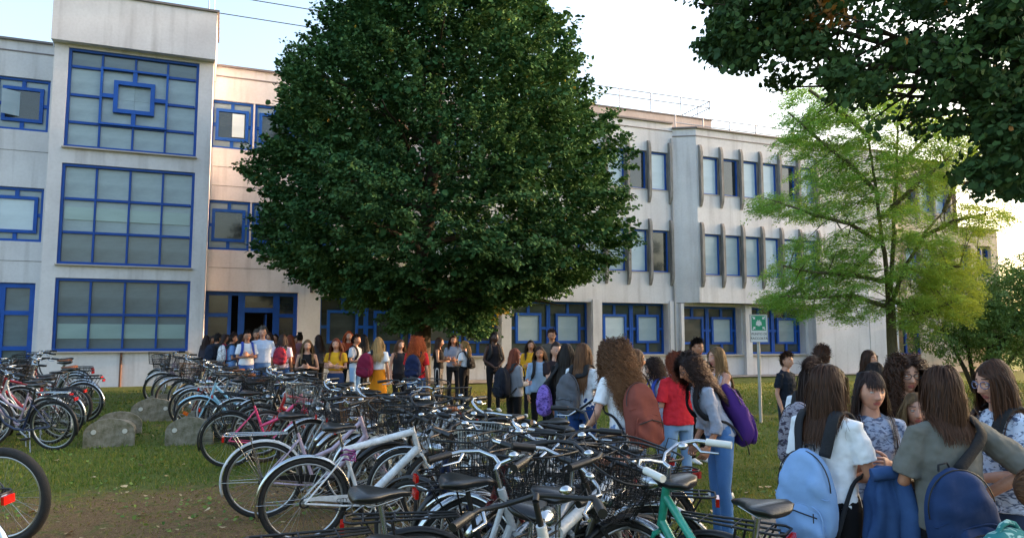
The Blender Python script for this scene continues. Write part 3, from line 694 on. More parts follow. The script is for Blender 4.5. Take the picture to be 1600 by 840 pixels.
# -- feathery honey locust on the right
def feather_leaves(C, D, L, rg, npf, size, sp):
    n = len(C); idx = np.repeat(np.arange(n), npf); m = len(idx); t = rg.random(m); Ls = L[idx]
    side = np.where(rg.random(m) < .5, -1., 1.); Dn = D[idx]
    S_ = np.cross(Dn, np.array([0, 0, 1.])); S_ /= (np.linalg.norm(S_, axis=1)[:, None]+1e-6)
    P = C[idx] + Dn*(t*Ls)[:, None]; P[:, 2] -= .35*t**2*Ls; off = (side*sp*rg.random(m)*Ls*(1.1-.5*t))[:, None]; P += S_*off + rg.normal(0, .035, (m, 3))
    Dl = S_*side[:, None] + Dn*.7 + rg.normal(0, .25, (m, 3)); Dl[:, 2] -= .25
    U = rg.normal(0, .3, (m, 3)); U[:, 2] += 1
    return P, Dl, U, rg.uniform(.7, 1.2, m)*size, idx
def locust():
    rg = np.random.default_rng(21); rn = random.Random(21)
    B = at(1392, 17.0); root = empty('honey_locust_tree', B, 0, 'slender young tree with feathery light green and yellow foliage in layered sprays', 'tree')
    tk = MB(); Y0 = 17.0
    def W(px_, py_, dy=0): return atz(px_, py_, Y0+dy) - B
    t1 = branch(tk, (0, 0, -.1), W(1390, 470), .13, .10, rn, 6, .03)
    stems = [[(1388, 470, 0), (1378, 380, -.2), (1370, 300, -.3), (1360, 215, -.4), (1352, 150, -.3)], [(1394, 470, 0), (1412, 420, .2), (1440, 370, .5), (1475, 330, .8), (1520, 290, 1.1)],
             [(1390, 460, 0), (1396, 360, .4), (1402, 260, .6), (1404, 170, .5)], [(1378, 380, -.2), (1330, 350, -.6), (1270, 335, -.9), (1215, 315, -1.1)], [(1385, 440, 0), (1330, 430, -.6), (1270, 425, -.9), (1225, 415, -1.0)],
             [(1390, 480, 0), (1330, 462, -.8), (1260, 465, -1.2), (1215, 462, -1.3)], [(1370, 300, -.3), (1320, 250, -.7), (1270, 210, -.9), (1232, 175, -1)], [(1440, 370, .5), (1490, 345, .2), (1540, 335, .1)],
             [(1412, 420, .2), (1450, 425, -.3), (1500, 415, -.5)], [(1396, 470, 0), (1440, 490, -.5), (1490, 470, -.9)], [(1402, 260, .6), (1450, 215, .6), (1510, 190, .5)], [(1360, 215, -.4), (1310, 175, -.6), (1265, 140, -.8)], [(1475, 330, .8), (1500, 260, 1), (1535, 225, 1)], [(1378, 340, -.2), (1430, 290, -.8), (1480, 250, -1)]]
    tips = []
    for s in stems:
        P_ = [W(*q) for q in s]; r0 = .055
        for k in range(len(P_)-1):
            pts = branch(tk, P_[k], P_[k+1], r0*(1-k*.22), r0*(1-(k+1)*.22)+.004, rn, 5, .07)
            if k >= 1 or len(P_) < 4:
                for p in pts: tips.append(p)
    pads = [(1265, 165, 45, 30), (1300, 205, 55, 35), (1345, 170, 60, 30), (1400, 160, 45, 30), (1250, 215, 30, 30), (1350, 240, 60, 25), (1290, 270, 45, 18), (1240, 320, 55, 16), (1300, 330, 50, 16), (1200, 315, 22, 12), (1330, 290, 50, 20), (1400, 300, 50, 30), (1440, 230, 60, 35), (1500, 210, 60, 30), (1470, 275, 50, 20), (1540, 330, 40, 18), (1510, 350, 35, 14), (1270, 385, 40, 16), (1310, 410, 50, 18), (1240, 425, 40, 16), (1290, 440, 50, 18), (1225, 462, 32, 12), (1270, 475, 50, 16), (1330, 480, 50, 16), (1350, 370, 40, 25), (1340, 430, 40, 20), (1450, 400, 45, 35), (1490, 400, 40, 30), (1430, 440, 40, 30), (1480, 455, 45, 28), (1440, 490, 40, 22), (1495, 480, 28, 18), (1410, 350, 35, 25), (1540, 250, 30, 30), (1210, 465, 15, 8)]
    C = []; yl = []
    for (x, y, rx, ry) in pads:
        for _ in range(int(rx*ry/18)+14):
            a, q = rn.uniform(0, 2*PI), math.sqrt(rn.random())*1.22; X, Yp = x+rx*q*math.cos(a), y+ry*q*math.sin(a)
            c = W(X, Yp, rn.uniform(-1.6, 1.4)); C.append(c); yl.append(sm((X-1300)/260)*.38 + sm((Yp-330)/120)*sm((X-1400)/60)*.18 + (.25 if X > 1500 and Yp > 300 else 0))
    C = np.array([tuple(c) for c in C]); n = len(C); yl = np.array(yl)
    D = C.copy(); D[:, 2] = 0; D /= (np.linalg.norm(D, axis=1)[:, None]+.01); D += rg.normal(0, .45, (n, 3))*np.array([1, 1, .4]); D /= np.linalg.norm(D, axis=1)[:, None]
    L = rg.uniform(.3, .6, n); C -= D*(L*.5)[:, None]
    P, Dl, U, S, idx = feather_leaves(C, D, L, rg, 84, .060, .24)
    v = np.clip(yl[idx] + rg.normal(0, .16, len(idx)) + .15*(rg.random(n)[idx]-.5)+.1, 0, 1)
    leaf_object('crown', P, Dl, U, S, [mat('locust_leaf', '86b250', .6, c2='b9bd48', rndattr=True, trans=.4, spec=.3)], root, v, wid=.42)
    for k in range(0, n, 6):
        c = Vector(C[k]); q = min(tips, key=lambda p: (p-c).length)
        if (q-c).length < 1.3: branch(tk, q, c, .012, .004, rn, 3, .1)
    tk.build('trunk', m_bark2, root)
locust()

# -- shrubby dark tree at the far right, and the dim trees behind
def bushy(loc, label, blobs, seed, leaf, c1, c2, stems=7, per=46, nb=150, name='olive_tree', trans=.2):
    rg = np.random.default_rng(seed); rn = random.Random(seed); root = empty(name, loc, 0, label, 'tree')
    tk = MB(); C = []; D = []
    for (x, y, z, r) in blobs:
        a = rg.normal(size=(nb, 3)); a /= np.linalg.norm(a, axis=1)[:, None]; q = r*(.45+.55*rg.random(nb)**.5)
        C.append(np.array([x, y, z]) + a*q[:, None]*np.array([1, 1, .75])); D.append(a + np.array([0, 0, .15]))
    for i in range(stems):
        b = blobs[i % len(blobs)]; pts = branch(tk, (rn.uniform(-.15, .15), rn.uniform(-.1, .1), -.05), (b[0], b[1], b[2]), .075, .02, rn, 7, .10, .15)
        for k in (4, 5, 6):
            for _ in range(3): branch(tk, pts[k], pts[k] + Vector((rn.uniform(-1, 1), rn.uniform(-1, 1), rn.uniform(.1, 1)))*b[3]*.7, .02, .005, rn, 4, .1)
    C = np.concatenate(C); D = np.concatenate(D); D /= np.linalg.norm(D, axis=1)[:, None]; n = len(C)
    P, Dl, U, S, idx = sprays(C, D, rg.uniform(.3, .6, n), per, leaf, rg, .1, .22)
    leaf_object('crown', P, Dl, U, S, [mat(name+'_leaf', c1, .6, c2=c2, rndattr=True, trans=trans)], root, np.clip(.5*rg.random(n)[idx]+.5*rg.random(len(idx)), 0, 1), wid=.6)
    tk.build('trunk', m_bark, root)
bushy(at(1522, 21), 'dark green spreading shrubby tree with several bare stems in front of the sun tinted wall', [(-.9, 0, 1.9, .8), (-.2, .2, 2.5, .9), (.6, 0, 2.8, .9), (1.3, .3, 2.2, 1.0), (.4, -.4, 1.7, .8), (1.9, 0, 3.0, .9), (2.2, .4, 1.9, .9)], 31, .07, '466c30', '87a04e')
bushy(at(1600, 34), 'hazy green tree beyond the end of the school', [(0, 0, 3.2, 1.7), (1.6, 0, 2.6, 1.6), (3.2, .5, 3.4, 1.8), (-.6, .5, 2.0, 1.1)], 32, .14, '4d6a38', '7d8f50', nb=110)


# ================================================================ bicycles
m_tyre = mat('tyre_rubber', '1c1c1d', .8, c2='2a2826', nscale=30, bump=.5, bscale=200)
m_rim = mat('rim_alloy', 'b9bbbd', .3, .9)
m_chrome = mat('chrome', 'c0c3c6', .22, 1.0)
m_blk = mat('black_plastic', '151517', .45)
m_seat = mat('saddle_vinyl', '141416', .38, coat=.25, bump=.15, bscale=90)
m_red = mat('red_reflector', 'c2150f', .2, coat=1)
m_orange = mat('orange_reflector', 'e06412', .25, coat=.6)
m_basket = mat('black_wire', '17181a', .45, .2)
m_grey_basket = mat('grey_wire', '9aa0a2', .4, .5)
m_white_grip = mat('white_grip', 'd8d6ce', .5)
def paint(c, metal=.0): return mat('paint_'+c, c, .34, metal, noise=.32, nscale=16, coat=.6)
RW = .345; RHx, FHx = 0.0, 1.09; BB = Vector((.45, 0, .285)); HB = Vector((.905, 0, .70)); HT = Vector((.84, 0, .885))
def bicycle(kind='city', frame='c8ccd0', basket=True, steer=0, fender='chrome', rack=True, seatz=.93, tyre=.019, orange=False, bmat=None, grips=None, lean=0, lamp=True, seatc=None, word=None, lowbar=False):
    root = empty('bicycle'); P_ = paint(frame); st = kind in ('city',)
    ax = (HT-HB).normalized(); SM = Matrix.Translation(HB) @ Matrix.Rotation(R(steer), 4, ax) @ Matrix.Translation(-HB)
    def wheel(cx, M):
        w_ = MB(); w_.tube([(0, -.035, 0), (0, .035, 0)], .022, 10); w_.tube([(0, -.06, 0), (0, .06, 0)], .008, 6)
        n = 32
        for i in range(n):
            a = 2*PI*i/n; b = a + (.42 if i % 4 < 2 else -.42); s = .03 if i % 2 else -.03
            w_.tube([(.02*math.cos(b), s, .02*math.sin(b)), ((RW-.035)*math.cos(a), 0, (RW-.035)*math.sin(a))], .0013, 3, 0, smooth=False)
        o = w_.build('wheel', m_rim, root); o.location = M @ Vector((cx, 0, RW)); o.rotation_euler = M.to_3x3().to_euler()
        t_ = MB(); t_.ring((0, 0, 0), RW-tyre, tyre, ns=48, n=8); t_.build('tyre', m_tyre, o)
        t_ = MB(); t_.ring((0, 0, 0), RW-2*tyre-.006, .011, ns=48, n=6, flat=.9); t_.build('rim', m_rim, o)
        if orange:
            for a in (.5, 3.6):
                t_ = MB(); t_.box((.2*math.cos(a), 0, .2*math.sin(a)), (.075, .016, .05), M=Matrix.Rotation(-a, 4, 'Y')); t_.build('spoke_reflector', m_orange, o)
        return o
    I = Matrix.Identity(4)
    wheel(RHx, I); wheel(FHx, SM)
    f = MB(); ST = Vector((.285, 0, .76 if not st else .70)); RH = Vector((RHx, 0, RW))
    f.tube([BB, ST], .016, 10); f.tube([HB - ax*.01, HT + ax*.01], .021, 10); f.tube([BB + Vector((0, -.035, 0)), BB + Vector((0, .035, 0))], .022, 10)
    if kind == 'mtb':
        f.tube([HT - ax*.03, ST - Vector((0, 0, .03))], .019 if word is None else .028, 10); f.tube([HB + ax*.02, BB], .023 if word is None else .034, 10)
    elif kind == 'trek':
        f.tube([HT - ax*.05, Vector((.335, 0, .60))], .019, 10); f.tube([HB + ax*.02, BB], .022, 10)
    elif kind == 'twin':
        f.tube([HT - ax*.04, (.60, 0, .60), (.36, 0, .50)], .020, 10); f.tube([HB + ax*.02, (.68, 0, .45), BB], .022, 10)
    else:
        f.tube([HB + ax*.02, (.84, 0, .56), (.72, 0, .38), (.58, 0, .30), BB], .019, 10)
        f.tube([HT - ax*.05, (.80, 0, .66), (.68, 0, .48), (.52, 0, .40), Vector((.39, 0, .44))], .014, 10)
    for s in (-1, 1):
        f.tube([BB + Vector((0, s*.03, 0)), (.30, s*.045, .30), RH + Vector((0, s*.06, 0))], .009, 8)
        f.tube([Vector((.30, s*.015, ST.z-.06)), (.2, s*.045, .58), RH + Vector((0, s*.06, 0))], .0075, 8)
    fr = f.build('frame', P_, root)
    f = MB(); c = HB - ax*.035
    f.tube([c + Vector((0, -.05, 0)), c + Vector((0, .05, 0))], .014, 8)
    for s in (-1, 1): f.tube([c + Vector((0, s*.05, 0)), (1.0, s*.052, .53), (FHx, s*.052, RW)], .011, 8)
    f.xf(SM).build('fork', P_, root)
    # saddle and post
    sp = MB(); sp.tube([ST - Vector((-.01, 0, .05)), (.245, 0, seatz-.05)], .013, 8); sp.build('seat_post', m_chrome if fender == 'chrome' else m_blk, root)
    s = MB(); rings = []; sx = .245
    for x, w_, h, d in ((-.135, .055, -.012, .02), (-.12, .085, .004, .045), (-.07, .105, .008, .055), (-.02, .085, .003, .05), (.03, .045, -.002, .042), (.09, .026, -.003, .035), (.135, .016, -.012, .022)):
        rings.append([Vector((sx+x, w_*math.cos(a), seatz+h + (d*.35 if math.sin(a) > 0 else d)*math.sin(a)*(.5 if math.sin(a) > 0 else .9) )) for a in [2*PI*k/14 for k in range(14)]])
    s.loft(rings); s.build('saddle', seatc or m_seat, root)
    s = MB()
    for q in (-1, 1): s.tube([(sx-.10, q*.03, seatz-.035), (sx-.02, q*.02, seatz-.055), (sx+.10, q*.012, seatz-.03)], .004, 5)
    s.build('saddle_rail', m_chrome, root)
    # handlebar
    h = MB(); gp = []
    if kind == 'mtb':
        stem = HT + ax*.06; bc = stem + Vector((.05, 0, .03)); h.tube([HT, stem], .014, 8); h.tube([stem, bc], .014, 8)
        h.tube([bc + Vector((-.02, -.30, .015)), bc + Vector((0, -.12, .01)), bc, bc + Vector((0, .12, .01)), bc + Vector((-.02, .30, .015))], .012, 8)
        gp = [[bc + Vector((-.012, q*.19, .012)), bc + Vector((-.02, q*.31, .015))] for q in (-1, 1)]; lv = [(bc + Vector((.01, q*.17, 0)), bc + Vector((.06, q*.22, -.02)), bc + Vector((.07, q*.29, -.035))) for q in (-1, 1)]
    else:
        stem = HT + ax*.11; bc = stem + Vector((.03, 0, .02)); h.tube([HT, stem], .012, 8); h.tube([stem, bc], .013, 8); dz = -.03 if lowbar else .05
        for q in (-1, 1): h.tube([bc, bc + Vector((.03, q*.06, dz*.5)), bc + Vector((.02, q*.15, dz)), bc + Vector((-.04, q*.23, dz)), bc + Vector((-.20, q*.275, dz-.02))], .011, 8)
        gp = [[bc + Vector((-.09, q*.245, dz-.006)), bc + Vector((-.21, q*.278, dz-.022))] for q in (-1, 1)]; lv = [(bc + Vector((-.04, q*.21, dz-.01)), bc + Vector((-.09, q*.19, dz-.04)), bc + Vector((-.17, q*.22, dz-.05))) for q in (-1, 1)]
    hm = m_chrome if (fender == 'chrome' and frame in ('b7bbc0', 'dcdee0', '2fa78c', '6d1e26', 'a9adb3')) else m_blk
    hb = h.xf(SM).build('handlebar', hm, root)
    for g in gp: q = MB(); q.tube(g, .018, 8); q.xf(SM).build('grip', grips or m_blk, hb)
    for l in lv: q = MB(); q.tube(l, [.008, .006, .005], 6, flat=1.4); q.xf(SM).build('brake_lever', m_chrome, hb)
    q = MB(); bp = (gp[0][0] + bc)/2 + Vector((.01, 0, .03)); q.sphere(bp, (.026, .026, .018), 12, 6); q.xf(SM).build('bell', m_chrome, hb)
    # cables
    q = MB()
    for s_, l in zip((-1, 1), lv): q.tube([l[0], l[0] + Vector((.13, -s_*.03, .03)), HT + Vector((.11, s_*.03, -.02)), HB + Vector((.01, s_*.02, .02))], .003, 5)
    q.xf(SM).build('brake_cable', m_blk, root)
    # crank, pedals, chain guard
    q = MB(); q.ring((BB.x, -.045, BB.z), .085, .006, ns=28, n=6)
    for a in range(5): q.tube([(BB.x, -.045, BB.z), (BB.x+.085*math.cos(a*1.257), -.045, BB.z+.085*math.sin(a*1.257))], .006, 5)
    for s_, a in ((-1, .6), (1, .6+PI)): q.tube([(BB.x, s_*.055, BB.z), (BB.x+.165*math.cos(a), s_*.085, BB.z+.165*math.sin(a))], .009, 6)
    cr = q.build('crankset', m_rim, root)
    for s_, a in ((-1, .6), (1, .6+PI)): q = MB(); q.box((BB.x+.165*math.cos(a), s_*.14, BB.z+.165*math.sin(a)), (.085, .09, .024)); q.build('pedal', m_blk, cr)
    q = MB(); q.tube([(BB.x, -.045, BB.z+.086), (.2, -.045, RW+.045), (0, -.045, RW+.035)], .004, 4); q.tube([(BB.x, -.045, BB.z-.086), (.2, -.045, RW-.055), (0, -.045, RW-.035)], .004, 4); q.ring((0, -.045, RW), .035, .008, ns=16, n=5); q.build('chain', m_blk, root)
    if kind != 'mtb' or word == 'CITY':
        q = MB(); pr = [(BB.x+.105, BB.z-.01), (BB.x+.085, BB.z+.07), (BB.x, BB.z+.105), (.10, RW+.05), (-.01, RW+.038), (-.01, RW+.02), (.12, RW+.016), (BB.x-.02, BB.z+.035), (BB.x+.04, BB.z-.01)]
        q.loft([[Vector((x, -.062, z)) for x, z in pr], [Vector((x, -.056, z)) for x, z in pr]], smooth=False); q.build('chain_guard', P_ if word else (m_blk if frame != 'b7bbc0' else P_), root)
    if word == 'CITY': text_on('CITY', .042, m_blk, root, Matrix.Translation((.24, -.0635, .338)) @ Matrix.Rotation(R(-3), 4, 'Y') @ Matrix.Rotation(PI/2, 4, 'X'), 'lettering')
    if word == 'CITY':
        q = MB(); q.tube([(.33+.05*math.cos(a)*(1+.3*math.sin(a*3)), .055*math.sin(a)-.01, .64+.012*math.sin(a*2)+.006*a) for a in [i*.45 for i in range(42)]], .007, 6); q.build('cable_lock', mat('purple_cable', '7a2c74', .4), root)
    if word == 'atlas':
        d = (HB-BB); a = math.atan2(d.z, d.x); text_on('atlas', .062, mat('purple_ink', '2b2a78', .4), root, Matrix.Translation(BB + d*.50 + Vector((0, -.0352, 0))) @ Matrix.Rotation(-a, 4, 'Y') @ Matrix.Rotation(PI/2, 4, 'X') @ Matrix.Translation((0, -.018, 0)), 'lettering')
    # mudguards
    fm = {'chrome': m_chrome, 'white': paint('dfe0e0'), 'black': m_blk, 'frame': P_}.get(fender)
    if fender:
        for cx, a0, a1, M in ((RHx, R(8), R(200), I), (FHx, R(-25) + 0, R(112), SM)):
            if kind == 'mtb' and cx > .5: continue
            q = MB(); n = 22; rr_ = RW+.022; rings = []
            if cx > .5: a0, a1 = R(40), R(215)
            for i in range(n+1):
                a = a0 + (a1-a0)*i/n; ring = []
                for y, dr in ((-.028, -.012), (-.015, 0), (0, .004), (.015, 0), (.028, -.012), (.026, -.015), (0, .001), (-.026, -.015)):
                    ring.append(Vector((cx + (rr_+dr)*math.cos(a), y, RW + (rr_+dr)*math.sin(a))))
                rings.append(ring)
            q.loft(rings)
            for s_ in (-1, 1): q.tube([(cx, s_*.05, RW), (cx + (rr_-.01)*math.cos(a1-.35), s_*.028, RW + (rr_-.01)*math.sin(a1-.35))], .003, 4)
            q.xf(M).build('mudguard', fm, root)
    if rack:
        q = MB(); z = .765
        for y in (-.065, 0, .065): q.tube([(-.30, y, z), (.20, y*.5, z)], .006, 6)
        q.tube([(-.30, -.065, z), (-.335, -.04, z), (-.335, .04, z), (-.30, .065, z)], .006, 6)
        for x in (-.25, -.1, .06): q.tube([(x, -.066, z), (x, .066, z)], .005, 6)
        for s_ in (-1, 1): q.tube([(-.12, s_*.066, z), (-.01, s_*.065, RW)], .006, 6); q.tube([(-.26, s_*.066, z), (-.015, s_*.065, RW)], .005, 6)
        ro = q.build('rack', m_blk if fender != 'white' else m_chrome, root)
        q = MB(); q.box((-.345, 0, z-.035), (.02, .075, .045)); q.build('tail_light', m_red, ro)
    if basket:
        q = MB(); z0, z1 = .80, 1.035; cx = 1.08; bw = .0026
        def rim_(t): return (.145+.035*t, .165+.045*t, z0+(z1-z0)*t)
        def cor(t, k, n_=40):
            a_, b_, z = rim_(t); a = 2*PI*k/n_; ca, sa = math.cos(a), math.sin(a); e = .55
            return Vector((cx + a_*math.copysign(abs(ca)**e, ca), b_*math.copysign(abs(sa)**e, sa), z))
        nn = 44
        for k in range(nn): q.tube([cor(0, k, nn), cor(1, k, nn)], bw*.75, 3, smooth=False)
        for t in (0, .2, .4, .6, .8): q.tube([cor(t, k) for k in range(40)], bw*.8, 3, closed=True, smooth=False)
        q.tube([cor(1, k) for k in range(40)], .006, 6, closed=True)
        for k in range(11):
            y = -.15+.03*k; q.tube([(cx-.13, y, z0), (cx+.13, y, z0)], bw*.8, 3, smooth=False)
        for k in range(9):
            x = cx-.12+.03*k; q.tube([(x, -.155, z0), (x, .155, z0)], bw*.8, 3, smooth=False)
        q.tube([(.93, 0, .80), (cx-.12, 0, z0-.005)], .008, 6)
        q.xf(SM).build('basket', bmat or m_basket, root)
    if lamp:
        q = MB(); c = Vector((.955, 0, .79)) if basket else Vector((.93, 0, .90)); q.tube([c + Vector((-.05, 0, 0)), c + Vector((-.02, 0, 0)), c + Vector((.04, 0, 0)), c + Vector((.045, 0, 0))], [.012, .032, .042, .03], 14); q.xf(SM).build('headlight', m_chrome, root)
    q = MB(); q.tube([(.33, .03, .27), (.22, .17, .02), (.20, .19, .012)], .008, 6); q.build('kickstand', m_rim, root)
    return root
def text_on(s, size, m, parent, M, name, extrude=.0008, align='LEFT'):
    cu = bpy.data.curves.new('t', 'FONT'); cu.body = s; cu.size = size; cu.extrude = extrude; cu.align_x = align; cu.resolution_u = 3
    ob = bpy.data.objects.new('t', cu); col.objects.link(ob); dg = bpy.context.evaluated_depsgraph_get()
    me = bpy.data.meshes.new_from_object(ob.evaluated_get(dg)); bpy.data.objects.remove(ob); me.materials.clear(); me.materials.append(m)
    o = bpy.data.objects.new(name, me); col.objects.link(o); o.parent = parent; o.matrix_local = M; return o

m_brown = mat('brown_leather', '8a4f28', .45, coat=.2)
m_redv = mat('red_vinyl', 'b0202a', .4, coat=.2)
VAR = {
 'silver': dict(kind='city', frame='b7bbc0', steer=25),
 'silver2': dict(kind='trek', frame='a9adb3', steer=-35, basket=True, lowbar=True),
 'navy': dict(kind='city', frame='1c2a4e', steer=-20, fender='black', basket=False),
 'black': dict(kind='city', frame='191a1c', steer=10, fender='black'),
 'black2': dict(kind='twin', frame='ccd0d3', steer=40, basket=False, fender='chrome', lowbar=True),
 'burg': dict(kind='city', frame='6d1e26', steer=-12, fender='chrome', seatc=m_brown),
 'lilac': dict(kind='twin', frame='c9b3c6', steer=18, fender='white', basket=True),
 'mtbk': dict(kind='mtb', frame='232427', basket=False, rack=False, fender=None, tyre=.027, steer=22, lamp=False),
 'mtgr': dict(kind='mtb', frame='8d9398', basket=False, rack=False, fender=None, tyre=.025, steer=-28, lamp=False),
 'blue': dict(kind='twin', frame='9dd2ee', steer=8, orange=True, fender='frame', basket=False, rack=True, seatc=m_brown),
 'pink': dict(kind='twin', frame='ff4f86', steer=0, basket=False, fender='black'),
 'green': dict(kind='twin', frame='2fa78c', steer=15, fender='chrome', grips=m_white_grip, basket=False),
 'whcity': dict(kind='city', frame='dcdee0', steer=30, fender='chrome'),
 'whmtb': dict(kind='mtb', frame='f0f2f4', steer=10, basket=False, rack=False, fender='chrome', tyre=.022, word='CITY', lamp=False),
 'whatl': dict(kind='mtb', frame='dfe2e4', steer=-15, basket=True, rack=True, fender='chrome', tyre=.02, word='atlas'),
 'redm': dict(kind='mtb', frame='b4262c', basket=False, rack=False, fender='black', tyre=.022, steer=14, lamp=False),
 'cream': dict(kind='city', frame='d8cdb0', steer=-30, fender='frame', bmat=mat('wicker', '7a5430', .8, c2='4e3520', nscale=30), seatc=m_brown),
 'fat': dict(kind='mtb', frame='26282c', steer=0, basket=False, rack=False, fender=None, tyre=.031, lamp=False, orange=False),
 'greyb': dict(kind='trek', frame='a4aab0', steer=-50, basket=True, fender='black', bmat=m_grey_basket),
}
PROTO = {}; used_p = set()
COLW = {'silver': 'silver step-through bicycle', 'silver2': 'pale grey low-barred bicycle', 'navy': 'navy blue step-through bicycle', 'black': 'black city bicycle', 'black2': 'pale silver twin-tube bicycle', 'burg': 'burgundy city bicycle with brown saddle',
        'lilac': 'lilac bicycle with white mudguards', 'mtbk': 'black mountain bicycle', 'mtgr': 'grey mountain bicycle', 'blue': 'light blue bicycle with brown saddle', 'pink': 'bright pink bicycle', 'green': 'teal green bicycle with white grips', 'whcity': 'white step-through city bicycle',
        'whmtb': 'white mountain bicycle with CITY lettering', 'whatl': 'white bicycle with atlas lettering', 'redm': 'bright red mountain bicycle', 'cream': 'cream bicycle with brown basket', 'fat': 'dark bicycle with thick knobbly tyres', 'greyb': 'grey bicycle with pale wire basket'}
def bike(var, pos, heading, label, lean=0, group='bicycles parked close together on the lawn', gzf=True):
    """pos = ground point of the rear hub, heading in degrees (0 = to the right of the picture, 90 = away)"""
    if var not in PROTO: PROTO[var] = bicycle(**VAR[var])
    o = PROTO[var] if var not in used_p else copy_tree(PROTO[var])
    used_p.add(var)
    z = gz(pos[0], pos[1])
    o.matrix_world = Matrix.Translation((pos[0], pos[1], z)) @ Matrix.Rotation(R(heading), 4, 'Z') @ Matrix.Rotation(R(lean), 4, 'X')
    tagt(o, label, 'bicycle', group); return o
def bike_by(var, hub, px, Y, heading, label, lean=0, group='bicycles parked close together on the lawn'):
    """hub 'R' or 'F': which wheel stands in picture column px at depth Y"""
    x = (px-800)/1150*Y; h = R(heading)
    if hub == 'F': x, Y = x - 1.09*math.cos(h), Y - 1.09*math.sin(h)
    return bike(var, (x, Y), heading, label, lean, group)
rb_ = random.Random(12)
G1 = 'bicycles in the near rows'
# the near ones, placed one by one
fb_ = bike_by('fat', 'R', 30, 5.9, 176, 'dark bicycle with a fat knobbly tyre at the left edge of the picture', -6); fb_.scale = (1.12, 1.12, 1.12)
bike_by('whcity', 'R', -32, 4.3, 172, 'white bicycle with silver mudguard cut off by the lower left corner', -7)
bike_by('whmtb', 'R', 482, 5.95, 22, 'white mountain bicycle with CITY lettering, standing across the front of the rows', 8)
bike_by('lilac', 'R', 420, 6.8, 17, 'lilac bicycle just behind the white mountain bicycle', 7)
bike_by('pink', 'R', 366, 9.3, 16, 'bright pink bicycle at the left end of the rows', 7)
bike_by('blue', 'F', 318, 11.3, 188, 'light blue bicycle with orange wheel reflectors beside the concrete stand', -6)
bike_by('black', 'R', 652, 3.7, 12, 'black bicycle with a long rack and red tail light along the bottom edge', 6)
bike_by('black2', 'R', 520, 2.45, 38, 'pale silver bicycle whose saddle is nearest to the viewer at the bottom edge', 5)
bike('whatl', (-.02, 3.27), 60, 'white bicycle with atlas lettering on its tube and a black basket', 8)
bike('silver', (-.85, 3.35), 25, 'silver bicycle with black basket in front of the terracotta backpack', 6)
bike('green', (1.20, 2.95), 117, 'teal green bicycle with white grips beside the light blue backpack', -5)
bike('black', (1.02, 3.62), 140, 'black bicycle with brown mudguard and shiny saddle behind the teal green bicycle', -7)
bike_by('silver2', 'R', 735, 3.0, 70, 'pale grey bicycle with its saddle tipped down near the bottom edge', 12)
bike_by('burg', 'R', 1015, 4.25, 168, 'burgundy bicycle with a chrome headlight beside the teal green bicycle', -6)
bike_by('navy', 'R', 905, 4.75, 168, 'navy bicycle without a basket seen behind the white one with lettering', -7)
# rows along the stands
Cn = Vector((-.9, 7.0)); Cf = Vector((-7.9, 16.2)); Ld = (Cf-Cn).length; u = (Cf-Cn)/Ld
seqL = ['black2', 'silver', 'navy', 'black', 'mtbk', 'whcity', 'burg', 'greyb', 'silver2', 'black', 'lilac', 'mtgr', 'navy', 'whcity', 'black2', 'burg']
ordn = ['first', 'second', 'third', 'fourth', 'fifth', 'sixth', 'seventh', 'eighth', 'ninth', 'tenth', 'eleventh', 'twelfth', 'thirteenth', 'fourteenth', 'fifteenth', 'sixteenth', 'seventeenth', 'eighteenth', 'nineteenth', 'twentieth', 'twenty-first', 'twenty-second', 'twenty-third', 'twenty-fourth']
def row(start, step, n, heading, hub, seq, what, group, jit=4, lean=-6, skip=()):
    k2 = 0
    for i in range(n):
        if i in skip: continue
        p = Vector(start) + Vector(step)*i + Vector((rb_.uniform(-.05, .05), rb_.uniform(-.04, .04))); h = heading + rb_.uniform(-jit, jit)
        if hub == 'F': p = p - Vector((math.cos(R(h)), math.sin(R(h))))*1.09
        p = p + Vector((math.cos(R(h)), math.sin(R(h))))*rb_.uniform(-.12, .12)
        bike(seq[k2 % len(seq)], p, h, '%s, %s in the %s' % (COLW[seq[k2 % len(seq)]].replace(' bicycle', ' bike'), ordn[k2], what), lean + rb_.uniform(-3, 3), group); k2 += 1
# row heading right (rear wheels towards the lawn), nearest first
row((-1.3, 7.3), (-.19, .46), 6, 20, 'R', ['black2', 'mtbk', 'silver', 'navy', 'black', 'silver2', 'burg'], 'right-facing row behind the white bike', 'bicycles facing right', lean=7, skip=(6,))
row((-3.95, 11.0), (-.36, .52), 3, 14, 'R', ['whcity', 'mtbk', 'lilac'], 'row beyond the pink bike', 'bicycles facing right beyond the pink one', lean=7)
# row heading left, front wheels in the stands
row((-.75, 6.3), (-.33, .47), 9, 196, 'F', ['silver2', 'black', 'cream', 'whcity', 'black2', 'silver', 'greyb', 'redm', 'black'], 'left-facing middle row', 'bicycles facing left in the middle')
row((-4.75, 11.9), (-.36, .50), 9, 186, 'F', ['mtgr', 'burg', 'silver', 'cream', 'navy', 'whcity', 'black', 'lilac', 'silver2'], 'left-facing row near the tower', 'bicycles facing left near the stair tower')
# dense rows between the stands and the people
row((-.35, 4.55), (.02, .46), 2, 24, 'R', ['black2', 'navy', 'mtbk'], 'short row behind the silver bike', 'bicycles just behind the nearest ones', jit=7, lean=7)
row((.95, 4.9), (-.13, .48), 4, 200, 'R', ['whcity', 'greyb', 'black2', 'silver'], 'short row before the students', 'bicycles just in front of the students', jit=8)
row((-2.2, 10.8), (-.42, .42), 4, 190, 'R', ['black', 'silver', 'whcity', 'navy', 'burg'], 'row behind the pink bike', 'bicycles behind the pink one', jit=8)
